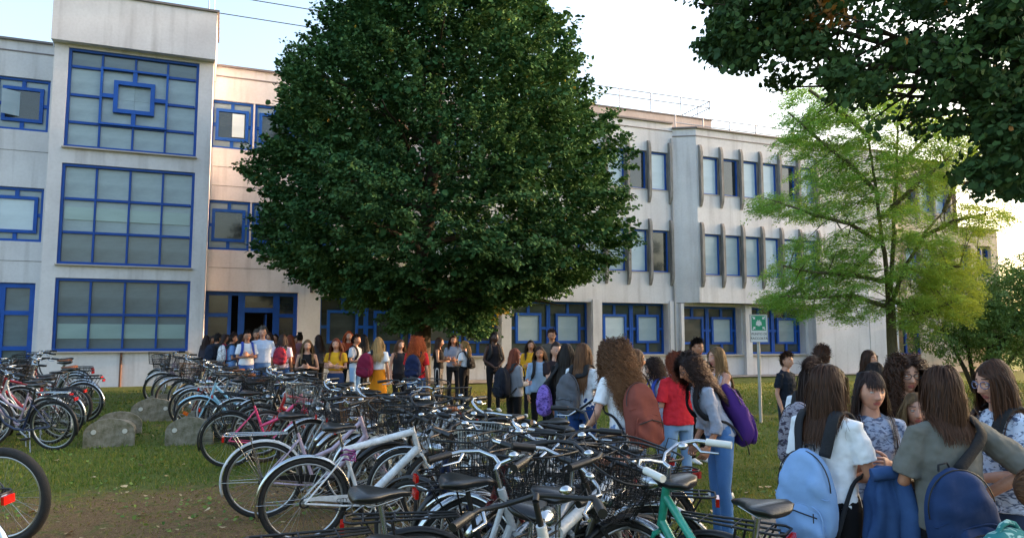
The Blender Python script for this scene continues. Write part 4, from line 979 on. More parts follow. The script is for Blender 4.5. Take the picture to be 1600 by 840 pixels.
# left hand row
row((-6.45, 10.5), (-.22, .50), 7, 181, 'R', ['navy', 'lilac', 'whcity', 'redm', 'mtbk', 'silver', 'burg', 'black'], 'row on the far left', 'bicycles in the left hand row', jit=5)
row((-8.5, 14.4), (-.25, .5), 3, 178, 'R', ['silver', 'burg', 'black', 'whcity'], 'left row by the tower', 'bicycles at the back of the left row', jit=5)
row((-8.65, 10.6), (-.22, .55), 6, 3, 'R', ['whcity', 'black', 'silver2', 'lilac', 'navy', 'silver'], 'row cut by the left edge', 'bicycles facing right at the left edge', jit=6, lean=6)
# ================================================================ people
HC = np.array([0, .018, 1.523]); NK = np.array([0, -.005, 1.405])       # head centre, neck pivot (upright, 1.65 m figure)
def rotm(yaw=0, pitch=0, roll=0):
    return np.array((Matrix.Rotation(R(yaw), 3, 'Z') @ Matrix.Rotation(R(pitch), 3, 'X') @ Matrix.Rotation(R(roll), 3, 'Y')))
SX, SY, SZ = .073, .093, .117
def headpt(d):
    """unit directions (n,3) -> points on the face and skull, head coordinates, y to the front"""
    x, y, z = d[:, 0], d[:, 1], d[:, 2]
    p = np.c_[x*SX, y*SY, z*SZ]; t = np.clip(-z, 0, 1)
    p[:, 0] *= 1 - .30*t**1.6
    p[:, 1] *= np.where(y < 0, 1 - .40*t, 1 - .06*t)
    X, Z = p[:, 0], p[:, 2]; f = np.clip(y*1.6, 0, 1)
    G = lambda cx, cz, sx, sz: np.exp(-((X-cx)/sx)**2 - ((Z-cz)/sz)**2)
    nose = np.exp(-(X/(.0085 + .006*np.clip((.01-Z)/.05, 0, 1)))**2)*np.clip((.018-Z)/.055, 0, 1)**1.3*np.where(Z < -.042, np.clip((Z+.056)/.014, 0, 1), 1)
    a = .026*nose + .006*G(-.014, -.041, .007, .007) + .006*G(.014, -.041, .007, .007)
    a += -.011*(G(-.031, .0, .016, .011) + G(.031, .0, .016, .011)) + .004*(G(-.03, .024, .022, .008) + G(.03, .024, .022, .008))
    a += .0065*G(0, -.063, .022, .006) + .0075*G(0, -.073, .019, .006) - .004*G(0, -.068, .024, .0022) - .003*G(0, -.083, .02, .006)
    a += .010*G(0, -.102, .022, .016) + .003*(G(-.045, -.03, .02, .022) + G(.045, -.03, .02, .022)) - .002*G(0, -.054, .006, .006)
    p[:, 1] += a*f
    return p
SKIN = {}
def skin(k):
    tones = {'fair': ('c99a82', 'b98670'), 'mid': ('b98468', 'a87357'), 'tan': ('9c6a4c', '8a5a3e'), 'dark': ('4a2e22', '3d251b')}
    if k not in SKIN:
        m = mat('skin_'+k, tones[k][0], .48, c2=tones[k][1], nscale=18, bump=.12, bscale=300, spec=.4)
        m.node_tree.nodes['Principled BSDF'].inputs['Subsurface Weight'].default_value = .0
        lips = mat('lips_'+k, {'fair': 'a85f5a', 'mid': '98504a', 'tan': '80443c', 'dark': '4e2523'}[k], .4); SKIN[k] = (m, lips)
    return SKIN[k]
m_brow = mat('eyebrow', '2a1a12', .8); m_eye = mat('eye_white', 'd9d4cf', .25); m_iris = mat('iris', '23150d', .15, coat=1); m_lash = mat('lash', '120c0a', .7)
m_glassf = mat('spectacle_frame', '1b1a24', .3, coat=.5); m_glassb = mat('blue_spectacle_frame', '5a6a92', .35, coat=.5)

def ell(c, rx, ry, n=16, tilt=0, e=1.0):
    out = []
    for k in range(n):
        a = 2*PI*k/n; x = math.copysign(abs(math.cos(a))**e, math.cos(a))*rx; y = math.copysign(abs(math.sin(a))**e, math.sin(a))*ry
        out.append(Vector((c[0]+x, c[1]+y, c[2]+tilt*y)))
    return out
def limb(mb, pts, rs, n=12, mi=0): mb.tube([Vector(p) for p in pts], rs, n, mi)
ARMS = {  # elbow and wrist from the shoulder, for the right arm (+x outwards), figure facing +y
 'down': ((.05, -.03, -.265), (.055, .05, -.50)), 'cross': ((.055, .03, -.25), (-.17, .19, -.235)), 'cross2': ((.055, .03, -.25), (-.15, .235, -.20)), 'phone': ((.06, -.03, -.26), (-.08, .235, -.21)),
 'clasp': ((.07, .0, -.26), (-.12, .17, -.42)), 'hip': ((.21, -.09, -.18), (.03, .04, -.34)), 'face': ((.03, .13, -.21), (-.10, .165, .02)), 'reach': ((.05, .13, -.23), (.03, .34, -.36)), 'hold': ((.05, .0, -.26), (-.10, .23, -.26)),
 'strap': ((.06, -.02, -.26), (-.05, .13, -.05)), 'back': ((.06, -.08, -.25), (.03, -.02, -.49)), 'fold': ((.06, .05, -.25), (-.12, .21, -.30)), 'lowreach': ((.02, .06, -.27), (0, .17, -.50)), 'pocket': ((.09, -.07, -.25), (.04, .03, -.46)),
}
def hand(mb, wr, el, side, curl=.5, palm_n=None, s=1.0):
    """palm, four fingers of different length and a thumb from the side of the palm; wr wrist, el elbow"""
    wr, el = Vector(wr), Vector(el); d = (wr-el).normalized(); nrm = Vector(palm_n) if palm_n else Vector((-side, 0, 0)); nrm = (nrm - d*nrm.dot(d))
    if nrm.length < .1: nrm = d.orthogonal()
    nrm.normalize(); ac = d.cross(nrm)*side     # across the palm, towards the thumb
    if ac.dot(Vector((0, 1, .3))) < 0: ac = -ac
    rings = []
    for t, w_, th in ((-.012, .024, .019), (.012, .030, .016), (.045, .040, .014), (.078, .041, .012), (.090, .036, .010)):
        c = wr + d*t*s; rings.append([c + ac*(w_*s*math.cos(a)) + nrm*(th*s*math.sin(a)) for a in [2*PI*k/10 for k in range(10)]])
    mb.loft(rings)
    for i, (o, l, r_) in enumerate(((.030, .070, .0085), (.010, .078, .0088), (-.010, .072, .0083), (-.029, .056, .0072))):
        p = wr + d*.082*s + ac*o*s; dd = d.copy(); P_ = [p - d*.02*s, p]; ang = 0
        for k, f in enumerate((.45, .32, .23)):
            ang += curl*(.55 + .25*k) + .04*i; dd = (d*math.cos(ang) + nrm*math.sin(ang)); P_.append(P_[-1] + dd*l*f*s)
        mb.tube(P_, [r_*s, r_*s, r_*.98*s, r_*.9*s, r_*.62*s], 8)
    b = wr + d*.022*s + ac*.024*s; d1 = (ac*.75 + d*.65 + nrm*.25).normalized(); d2 = (d*.85 + ac*.25 + nrm*.45*(.5+curl)).normalized()
    mb.tube([b - ac*.012*s, b + d1*.028*s, b + d1*.046*s + d2*.012*s, b + d1*.05*s + d2*.045*s], [.012*s, .0125*s, .0105*s, .0065*s], 8)

def remesh(mb, mats, voxel, smooth=3, disp=0, dscale=.075):
    me = mb.mesh('tmp', mats); o = bpy.data.objects.new('tmp', me); col.objects.link(o)
    m = o.modifiers.new('r', 'REMESH'); m.mode = 'VOXEL'; m.voxel_size = voxel; m.use_smooth_shade = True
    s = o.modifiers.new('s', 'SMOOTH'); s.iterations = smooth; s.factor = .5
    if disp:
        tx = bpy.data.textures.get('cl%g' % dscale) or bpy.data.textures.new('cl%g' % dscale, 'CLOUDS'); tx.noise_scale = dscale; tx.noise_depth = 2
        dm = o.modifiers.new('d', 'DISPLACE'); dm.texture = tx; dm.strength = disp; dm.mid_level = .5; dm.texture_coords = 'LOCAL'
    dg = bpy.context.evaluated_depsgraph_get(); r = bpy.data.meshes.new_from_object(o.evaluated_get(dg)); bpy.data.objects.remove(o); return r
def mesh_arrays(me):
    n = len(me.vertices); co = np.empty(n*3); me.vertices.foreach_get('co', co); return co.reshape(-1, 3)
def set_co(me, co): me.vertices.foreach_set('co', co.reshape(-1)); me.update()

def bender(lean, side=0, twist=0):
    def f(co):
        co = np.array(co, float); z = co[:, 2]; t = np.clip((z-.86)/.22, 0, 1); t = t*t*(3-2*t); a = -R(lean)*t; y, zz = co[:, 1], co[:, 2]-.93
        ny = y*np.cos(a) - zz*np.sin(a); nz = y*np.sin(a) + zz*np.cos(a); out = np.c_[co[:, 0], ny, nz+.93]
        b = R(side)*t; x, zz = out[:, 0].copy(), out[:, 2]-.93; out[:, 0] = x*np.cos(b) + zz*np.sin(b); out[:, 2] = -x*np.sin(b) + zz*np.cos(b) + .93
        return out
    return f

def add_head(mb, q, sk, near, HM, yaw):
    nu, nv = (72, 60) if near else (28, 24)
    th = np.linspace(-PI, PI, nu, endpoint=False); ph = np.linspace(0, PI, nv+1)
    T, Pp = np.meshgrid(th, ph); d = np.c_[(np.sin(Pp)*np.sin(T)).ravel(), (np.sin(Pp)*np.cos(T)).ravel(), np.cos(Pp).ravel()]
    p = headpt(d); pw = HM(p); b = len(mb.v); mb.v.extend(map(tuple, pw))
    for i in range(nv):
        for k in range(nu):
            i0, i1 = i*nu+k, i*nu+(k+1) % nu; c = (p[i0]+p[i1]+p[i0+nu]+p[i1+nu])/4 if True else 0
            mi = 0
            if c[1] > .04:
                x, z = abs(c[0]), c[2]
                if x < .024 and abs(z+.068) < .010*(1-(x/.026)**2)+.001: mi = 1
                elif .014 < x < .048 and abs(z - (.0235 + .006*math.sin((x-.012)*70))) < (.0036 if near else .005): mi = 2
            mb.f.append((b+i0, b+i0+nu, b+i1+nu, b+i1)); mb.m.append(mi); mb.sm.append(True)
    for s in (-1, 1):
        e = MB(); e.sphere((s*.031, .0762, .000), .0108, 14 if near else 8, 10 if near else 6, 3)
        e.sphere((s*.031 , .0822, -.0003), ((.0056, .0050, .0056) if near else (.010, .006, .0085)), 12 if near else 6, 8 if near else 4, 4)
        if near:
            hl = MB(); hl.sphere((0, 0, 0), .0121, 20, 14, 0)
            vv = [v for v in hl.v]; hl.f = [f for f in hl.f if (min(vv[i][2] for i in f) > .0024 or max(vv[i][2] for i in f) < -.0042) and max(vv[i][1] for i in f) > -.004]; hl.m = [0]*len(hl.f); hl.sm = [True]*len(hl.f)
            hl.v = [(v[0]*1.25+s*.031, v[1]+.0762, v[2]) for v in hl.v]
            b_ = len(e.v); e.v += hl.v; e.f += [tuple(i+b_ for i in f) for f in hl.f]; e.m += hl.m; e.sm += hl.sm
            e.tube([(s*.031+.0150*math.cos(a), .0762+.0124*math.sin(a)*.98, .0022+.0015*math.sin(a)) for a in [PI*(.10+.8*i/8) for i in range(9)]], .0011, 5, 5)
        ea = MB(); ea.sphere((s*.0735, -.004, -.008), (.009, .019, .031), 10, 8, 0)
        for m_ in (e, ea):
            vv = HM(np.array(m_.v)); b_ = len(mb.v); mb.v += [tuple(v) for v in vv]; mb.f += [tuple(i+b_ for i in f) for f in m_.f]; mb.m += m_.m; mb.sm += m_.sm

def fast_mesh(name, V, Q, extra=()):
    me = bpy.data.meshes.new(name); me.vertices.add(len(V)); me.vertices.foreach_set('co', np.ascontiguousarray(V, dtype=np.float32).reshape(-1))
    li = Q.reshape(-1).tolist(); st_ = (np.arange(len(Q))*4).tolist(); c = len(li)
    for f in extra: st_.append(c); li.extend(f); c += len(f)
    me.loops.add(c); me.polygons.add(len(st_)); me.loops.foreach_set('vertex_index', np.array(li, dtype=np.int32)); me.polygons.foreach_set('loop_start', np.array(st_, dtype=np.int32))
    me.polygons.foreach_set('use_smooth', [True]*len(st_)); me.update(); me.validate(); return me
def hair_mesh(root, st, HMp, HMi, near, seed, headR):
    """strands grown from the scalp; drape over skull, shoulders and back"""
    rg = np.random.default_rng(seed); L0 = st.get('L', .4); curl = st.get('curl', 0); vol = st.get('vol', 1.0); n = int((2400 if near == 2 else 1100 if near else 420)*st.get('dens', 1))
    wd = (.0023 if near == 2 else .0036 if near else .0065)*(1.1 if curl else 1); ns = max(5, int(L0/(.018 if near else .03)));
    d = rg.normal(size=(n*6, 3)); d /= np.linalg.norm(d, axis=1)[:, None]
    hl = st.get('hairline', .50)
    d = d.copy(); ok = (d[:, 2] > -.55) & ~((d[:, 1] > .15) & (d[:, 2] < hl + .9*np.clip(.55-d[:, 1], 0, 1)*-.55)) & ~((d[:, 1] > -.15) & (d[:, 2] < .0))
    d = d[ok][:n]; n = len(d); p = headpt(d)*1.015
    px_ = st.get('part', 0.0); sgn = np.where(p[:, 0] > px_*.07, 1., -1.)
    fringe = np.zeros(n, bool)
    if st.get('fringe'):
        fringe = (d[:, 1] > .15) & (d[:, 2] > .35) & (np.abs(d[:, 0]) < .62)
    layer = rg.random(n)
    kind = st.get('kind', 'long')
    bk_ = np.clip(-d[:, 1]*1.6+.3, 0, 1); D = np.c_[(sgn*(.40+.2*layer))*(1-bk_) + d[:, 0]*.5*bk_, -.25-.35*d[:, 1]*(1-bk_)-.3*bk_, -.2-.9*bk_]
    if kind == 'short': D = np.c_[d[:, 0]*.6, .35+0*d[:, 0], .5*d[:, 2]]*1.0; D += rg.normal(0, .35, (n, 3))
    if kind in ('tied', 'updo'):
        tie = np.array([0, -.105, .035 if kind == 'tied' else .075]); D = tie - p
    if fringe.any(): D[fringe] = np.array([0, .75, -.35]) + rg.normal(0, .08, (fringe.sum(), 3))
    D /= np.linalg.norm(D, axis=1)[:, None]
    Ls = L0*(.82+.25*rg.random(n))
    if kind == 'short': Ls = st.get('L', .035)*(.6+.7*rg.random(n)); Ls *= np.where(d[:, 2] < .1, .45, 1); ns = 4
    if kind in ('tied', 'updo'): Ls = np.minimum(Ls, np.linalg.norm(tie-p, axis=1)*1.25); ns = 8
    Ls[fringe] = .064
    # to upright body coordinates
    W = HMp(p); Rm = headR; D = D @ Rm.T; path = [W.copy()]; step = Ls/ns
    grav = np.array([0, 0, -1.0]); lift = (.03 + .08*layer*vol)*(1 + 1.6*curl)
    for i in range(ns):
        k = .27 if kind == 'long' else 0
        D = D*(1-k) + grav*k + rg.normal(0, 1, (n, 3))*(.03 + .05*curl + .10*(layer > .95))[:, None]
        D /= np.linalg.norm(D, axis=1)[:, None]; W = W + D*step[:, None]
        h = HMi(W); sc_ = np.array([SX, SY, SZ])*1.0; q = np.linalg.norm(h/sc_, axis=1); mul = (1.03 + lift*min(1, i/3))
        ins = (q < mul) & (h[:, 2] > -.11); h[ins] *= (mul/q)[ins][:, None]
        if kind == 'long':
            fm = (h[:, 1] > .035) & (h[:, 2] < .045) & (np.abs(h[:, 0]) < .066) & ~fringe
            h[fm, 0] = np.where(sgn[fm] > 0, 1, -1)*(.066+.004*layer[fm])
        W = HMp(h)
        c = W - np.array([0, -.002, 1.14]); se = np.array([.197, .125, .262])*st.get('body', 1.0); q2 = np.linalg.norm(c/se, axis=1); m2 = 1.03 + .10*layer
        ins = (q2 < m2) & (kind in ('long',)); fy = m2**2 - (c[:, 0]/se[0])**2 - (c[:, 2]/se[2])**2; yy = np.sqrt(np.clip(fy, 0, None))*se[1]; sy_ = np.where((d[:, 1] > .25) & (layer > .35), 1., -1.)*np.where(h[:, 1] > .05, 1, np.where(d[:, 1] > .25, 1, 1)); yy = np.minimum(yy, np.abs(c[:, 1]) + .035); c[ins, 1] = (sy_*yy)[ins]; W = c + np.array([0, -.002, 1.14])
        path.append(W.copy())
    P = np.stack(path, 1)                                   # n, ns+1, 3
    if curl:
        t = np.linspace(0, 1, ns+1)[None, :]*Ls[:, None]; f = 2*PI/(.05+.03*rg.random(n))[:, None]; ph = rg.random(n)[:, None]*2*PI
        amp = (.013+.012*rg.random(n))[:, None]*curl*np.clip(t/.05, 0, 1); out = P - np.array([HC[0], HC[1]-.02, 1.5])[None, None]; out[:, :, 2] *= .2; out /= (np.linalg.norm(out, axis=2)[:, :, None]+1e-6)
        tang = np.cross(out, np.array([0, 0, 1.])); P = P + out*(amp*(1+np.sin(t*f+ph)))[:, :, None] + tang*(amp*np.cos(t*f+ph))[:, :, None]
        P[:, :, 2] += (amp*.6*np.sin(t*f*1.3+ph*2))
    outw = P - np.array([HC[0], HC[1]-.015, 0])[None, None]; outw[:, :, 2] = np.where(P[:, :, 2] > 1.5, P[:, :, 2]-1.5, .0)
    tg = np.gradient(P, axis=1); Wv = np.cross(tg, outw); Wv /= (np.linalg.norm(Wv, axis=2)[:, :, None]+1e-9)
    tw = (rg.random(n)-.5)[:, None, None]*.8; nn = np.cross(Wv, tg); nn /= (np.linalg.norm(nn, axis=2)[:, :, None]+1e-9); Wv = Wv + nn*tw
    taper = np.linspace(1, .35, ns+1)[None, :, None]*wd*(.7+.6*rg.random(n))[:, None, None]; Aa, Bb = P - Wv*taper, P + Wv*taper
    mid_ = P + nn*wd*.35
    V = np.stack([Aa, mid_, Bb], 2).reshape(-1, 3); m_ = ns+1
    base = (np.arange(n)*m_*3)[:, None, None]; seg = (np.arange(ns)*3)[None, :, None]
    F = base + seg + np.concatenate([np.array([0, 1, 4, 3]), np.array([1, 2, 5, 4])])[None, None, :]; F = F.reshape(-1, 4)
    rn = np.repeat(rg.random(n), m_*3); tt = np.tile(np.repeat(np.linspace(0, 1, m_), 3), n)
    val = np.clip(rn*.55 + tt*st.get('ombre', .25), 0, 1)
    # under-shell
    nu, nv = 36, 28; th = np.linspace(-PI, PI, nu, endpoint=False); ph = np.linspace(0, PI, nv+1); T, Pp = np.meshgrid(th, ph)
    dd = np.c_[(np.sin(Pp)*np.sin(T)).ravel(), (np.sin(Pp)*np.cos(T)).ravel(), np.cos(Pp).ravel()]
    hp = headpt(dd)*(1.035 if kind != 'short' else 1.05); inside = (dd[:, 2] > -.5) & ~((dd[:, 1] > .12) & (dd[:, 2] < hl + .02 - .5*np.clip(.5-dd[:, 1], 0, 1))) & ~((dd[:, 1] > -.1) & (dd[:, 2] < .02))
    b = len(V); V = np.r_[V, HMp(hp)]; F2 = []
    for i in range(nv):
        for k in range(nu):
            f = (i*nu+k, (i+1)*nu+k, (i+1)*nu+(k+1) % nu, i*nu+(k+1) % nu)
            if all(inside[j] for j in f): F2.append([b+j for j in f])
    F = np.r_[F, np.array(F2)] if F2 else F; val = np.r_[val, np.full(len(hp), .12)]
    extra = []
    if kind == 'tied' or kind == 'updo':
        e = MB(); r2 = rg
        if kind == 'updo':
            for k in range(90):
                a, q_ = r2.random()*2*PI, r2.random(); c = np.array([.045*math.cos(a)*q_, -.075+.045*math.sin(a)*q_, .10+.02*r2.random()])
                pts = [c + np.array([.02*math.cos(j*1.3+k), .02*math.sin(j*1.3+k), .008*j]) for j in range(5)]
                e.tube([Vector(HMp(np.array([p_]))[0]) for p_ in pts], .004, 4)
        LT = st.get('tail', .3)
        if LT:
            for k in range(150 if near else 60):
                o_ = r2.normal(0, .012, 3); s0 = np.array([0, -.110, .03]) + o_; s0 = HMp(s0[None])[0]; pts = [s0]; dd_ = np.array([0, -.5, .1]) + r2.normal(0, .15, 3)
                for j in range(9):
                    dd_ = dd_*.62 + np.array([0, 0, -.38*1.6]) + r2.normal(0, .05, 3); dd_ /= np.linalg.norm(dd_); pts.append(pts[-1] + dd_*LT/9)
                e.tube([Vector(p_) for p_ in pts], [.003+.002*math.sin(PI*j/9) for j in range(10)], 3)
        if e.v:
            b = len(V); V = np.r_[V, np.array(e.v)]; extra = [tuple(b+i for i in f) for f in e.f]; val = np.r_[val, r2.random(len(e.v))*.5+.2*0]
    return V, F, extra, val

def cloth(name, c, c2=None, rough=.85, pat=None):
    if name in MATS: return MATS[name]
    m = mat(name, c, rough, c2=c2, noise=.12, nscale=5, bump=.35, bscale=14, spec=.2); 
    if pat == 'stripe':
        t = m.node_tree; w_ = nd(t, 'ShaderNodeTexWave'); w_.wave_type = 'BANDS'; w_.bands_direction = 'X'; w_.inputs['Scale'].default_value = 9; tc = [n for n in t.nodes if n.type == 'TEX_COORD'][0]
        t.links.new(tc.outputs['Object'], w_.inputs[0]); r_ = nd(t, 'ShaderNodeValToRGB'); r_.color_ramp.elements[0].position = .86; r_.color_ramp.elements[0].color = (*hx(c), 1); r_.color_ramp.elements[1].position = .92; r_.color_ramp.elements[1].color = (.55, .5, .48, 1)
        t.links.new(w_.outputs['Fac'], r_.inputs[0]); t.links.new(r_.outputs[0], t.nodes['Principled BSDF'].inputs['Base Color'])
    if pat in ('marble', 'dots'):
        t = m.node_tree; v = nd(t, 'ShaderNodeTexNoise'); v.inputs['Scale'].default_value = 26 if pat == 'marble' else 60; v.inputs['Detail'].default_value = 3; v.inputs['Distortion'].default_value = 1.2; tc = [n for n in t.nodes if n.type == 'TEX_COORD'][0]
        mp = nd(t, 'ShaderNodeMapping'); mp.inputs['Scale'].default_value = (1, 1, 1.8); t.links.new(tc.outputs['Object'], mp.inputs[0]); t.links.new(mp.outputs[0], v.inputs[0]); r_ = nd(t, 'ShaderNodeValToRGB'); r_.color_ramp.elements[0].position = .50; r_.color_ramp.elements[0].color = (*hx(c), 1); r_.color_ramp.elements[1].position = .60; r_.color_ramp.elements[1].color = (*hx(c2), 1)
        t.links.new(v.outputs['Fac'], r_.inputs[0]); t.links.new(r_.outputs[0], t.nodes['Principled BSDF'].inputs['Base Color'])
    return m
HAIRC = {'black': ('0e0b0b', '2a1f1b'), 'dark': ('1b1210', '45302a'), 'brown': ('1f130d', '573622'), 'mid': ('3a2418', '7c5638'), 'auburn': ('4d1f12', '93492a'), 'red': ('7a2c12', 'c8602a'), 'blond': ('6e5230', 'c09a62'), 'dkbl': ('4b3826', '96764e'), 'grey': ('4c4844', '8c8680')}
def hairmat(k):
    m = mat('hair_'+k, HAIRC[k][0], .5, c2=HAIRC[k][1], rndattr=True, spec=.22); return m

def person(px, Y, face, label, H=1.62, group='students waiting outside the school', hair=None, hc='dark', sk='mid', top=('tee', 'e6e6e8'), bot=('trousers', '16171a'), arms=('down', 'down'), lean=0, side=0, yaw=0, pitch=0, roll=0, glasses=None, near=False, seed=0, dz=0, shoes='d8d6d2', broad=1.0, pos=None, watch=False):
    """px picture column, Y depth, face = heading in degrees (0 = to the right, 90 = away, -90 = towards the viewer)"""
    P0 = pos or at(px, Y); s = H/1.65; root = empty('person', (P0[0], P0[1], P0[2]+dz), R(face-90), label, 'person', group)
    bend = bender(lean, side); hair = hair or dict(L=.42)
    Rm = rotm(yaw, pitch, roll)
    HMp = lambda p: (np.asarray(p) + (HC-NK)) @ Rm.T + NK                      # head -> upright body
    HMi = lambda p: (np.asarray(p) - NK) @ Rm - (HC-NK)
    HM = lambda p: HMp(p)
    skm, lipm = skin(sk); vox = .009 if near else .015; bw_ = broad
    # --- arms
    J = []
    for sd_, a in ((1, arms[0]), (-1, arms[1])):
        e, w_ = ARMS[a] if isinstance(a, str) else a
        S_ = np.array([sd_*.150*bw_, -.005, 1.322]); E_ = S_ + np.array([sd_*e[0], e[1], e[2]]); W_ = S_ + np.array([sd_*w_[0], w_[1], w_[2]]); J.append((sd_, S_, E_, W_))
    b = MB()
    # torso and neck
    b.loft([ell((0, 0, .84), .13*bw_, .10), ell((0, 0, .93), .155*bw_, .105), ell((0, .005, 1.03), .125*bw_, .088), ell((0, .008, 1.10), .122*bw_, .088), ell((0, .006, 1.2), .145*bw_, .10), ell((0, 0, 1.29), .146*bw_, .086), ell((0, -.008, 1.343), (.112 if top[0] == 'tank' else .095)*bw_, .064), ell((0, -.006, 1.38), .060, .056), ell((0, .0, 1.43), .050, .052), ell((0, .008, 1.50), .047, .050)])
    for sd_, S_, E_, W_ in J:
        limb(b, [S_ - np.array([sd_*.07, 0, -.005]), S_, S_*.5+E_*.5, E_, E_*.55+W_*.45, W_], ([.046, .043, .037, .032, .032, .023] if top[0] in ('tank', 'croptank') else [.036, .035, .034, .031, .031, .023]))
    for sd_ in (-1, 1): limb(b, [(sd_*.085, 0, .90), (sd_*.09, 0, .70), (sd_*.09, .01, .47), (sd_*.092, -.012, .32), (sd_*.095, -.01, .09)], [.074, .060, .042, .042, .030])
    if sd_ and (near or True):
        pass
    bm = remesh(b, [skm], vox, 3)
    bm.name = 'person_body'
    extra = MB()
    for sd_, S_, E_, W_ in J:
        pn = None
        if near or True:
            hand(extra, W_, E_, sd_, .5 if lean < 10 else .8)
    add_head(extra, None, sk, near, HM, yaw)
    co = np.r_[mesh_arrays(bm), np.array(extra.v)]; n0 = len(bm.vertices)
    fs = [tuple(p.vertices) for p in bm.polygons] + [tuple(i+n0 for i in f) for f in extra.f]
    me = bpy.data.meshes.new('person_body'); me.from_pydata((bend(co)*s).tolist(), [], fs)
    for m_ in (skm, lipm, m_brow, m_eye, m_iris, m_lash): me.materials.append(m_)
    me.polygons.foreach_set('material_index', [0]*len(bm.polygons) + extra.m); me.polygons.foreach_set('use_smooth', [True]*len(fs)); me.update(); bpy.data.meshes.remove(bm)
    ob = bpy.data.objects.new('body', me); col.objects.link(ob); ob.parent = root
    # --- garments
    def garment(name, mb, m_, vx, sm_=3, disp=0):
        g = remesh(mb, [m_], vx, sm_, disp); set_co(g, bend(mesh_arrays(g))*s); g.name = name; o = bpy.data.objects.new(name, g); col.objects.link(o); o.parent = root; return o
    tk = top[0]; tc_ = top[1]; tm = cloth('cloth_%s_%s' % (tc_, top[3] if len(top) > 3 else ''), tc_, top[2] if len(top) > 2 else None, pat=top[3] if len(top) > 3 else None)
    o_ = .013 if near else .016; crop = tk.startswith('crop'); zb = 1.02 if crop else (.86 if tk in ('jacket', 'sweater', 'loose') else .90)
    g = MB(); lo = .02 if tk in ('jacket', 'loose', 'sweater') else .006
    rings = [ell((0, 0, zb), (.150+o_+lo)*bw_ if zb < 1 else (.127+o_+lo)*bw_, .104+o_+lo), ell((0, .003, 1.03), (.128+o_+lo)*bw_, .092+o_+lo), ell((0, .008, 1.11), (.126+o_+lo)*bw_, .092+o_+lo), ell((0, .010, 1.2), (.148+o_+lo*.5)*bw_, .104+o_+lo*.5), ell((0, 0, 1.29), (.150+o_)*bw_, .092+o_)]
    if tk in ('tank', 'croptank'): rings[-1] = ell((0, 0, 1.29), (.135+o_)*bw_, .092+o_); rings += [ell((0, -.008, 1.350), (.100+o_)*bw_, .064+o_, tilt=-.15), ell((0, -.010, 1.378), .072+o_*.6, .056+o_*.6, tilt=-.35)]
    else: rings += [ell((0, -.008, 1.350), (.112+o_)*bw_, .068+o_), ell((0, -.008, 1.385), .064+o_*.6, .056+o_*.6, tilt=-.25)]
    g.loft(rings)
    sl = {'tee': .72, 'croptee': .62, 'loose': .85, 'tank': 0, 'croptank': 0, 'sweater': 2.0, 'jacket': 2.0, 'long': 2.0, 'three': 1.45, 'cap': .5, 'polo': .8}[tk]
    for sd_, S_, E_, W_ in J:
        if not sl: continue
        q0 = S_ - np.array([sd_*.06, 0, -.005])
        if sl <= 1: e_ = S_*(1-sl)+E_*sl; limb(g, [q0, S_, e_], [.048, .043+o_, .042+o_+lo*.8])
        else:
            t_ = sl-1; e_ = E_*(1-t_)+W_*t_; limb(g, [q0, S_, S_*.5+E_*.5, E_, e_], [.048, .044+o_, .039+o_, .036+o_, (.030 if t_ > .8 else .036)+o_])
    go = garment('top', g, tm, .008 if near else .015, 2, .026 if near else .012)
    bk, bc = bot[0], bot[1]; bmn = cloth('cloth_%s_%s' % (bc, bot[3] if len(bot) > 3 else ''), bc, bot[2] if len(bot) > 2 else None, pat=bot[3] if len(bot) > 3 else None); g = MB(); wz = 1.05 if bk in ('high', 'wide', 'skirt') else .98; o2 = .009
    if bk == 'skirt': g.loft([ell((0, 0, .56), .19, .15), ell((0, 0, .78), .175, .135), ell((0, 0, .93), .165, .118), ell((0, .003, wz), .134, .098)])
    else:
        g.loft([ell((0, 0, .80), .150*bw_, .108), ell((0, 0, .93), (.160+o2)*bw_, .110+o2), ell((0, .003, wz), (.130 if wz > 1 else .142)*bw_+o2, .092+o2)])
        w2 = {'trousers': 0, 'high': .004, 'wide': .035, 'jeans': .004}[bk]
        for sd_ in (-1, 1): limb(g, [(sd_*.085, 0, .90), (sd_*.092, 0, .70), (sd_*.094, .01, .47), (sd_*.096, -.008, .30), (sd_*.097, -.01, .07)], [.090, .073+w2*.5, .053+w2, .050+w2, .043+w2*1.3])
    garment('skirt' if bk == 'skirt' else 'trousers', g, bmn, .012 if near else .017, 3, .006)
    g = MB()
    for sd_ in (-1, 1):
        rings = []
        for y, w_, h, z in ((-.075, .020, .02, .03), (-.06, .034, .042, .045), (-.01, .037, .045, .048), (.06, .042, .030, .034), (.12, .040, .020, .024), (.155, .022, .012, .018)):
            rings.append([Vector((sd_*.10 + w_*math.cos(a), y, max(.002, z + h*math.sin(a)))) for a in [2*PI*k/12 for k in range(12)]])
        q = MB(); q.loft(rings); q.v = [tuple(Vector(v)*s) for v in q.v]; q.build('shoe', mat('shoe_'+shoes, shoes, .6), root)
    # --- hair
    V, F, ext_, val = hair_mesh(root, hair, HMp, HMi, (2 if (near and Y < 6.4) else 1 if near else 0), seed + int(px), Rm)
    me = fast_mesh('hair', bend(V)*s, F, ext_); a = me.attributes.new('rnd', 'FLOAT', 'POINT'); a.data.foreach_set('value', val.astype(np.float32)); me.materials.append(hairmat(hc)); me.update()
    o = bpy.data.objects.new('hair', me); col.objects.link(o); o.parent = root
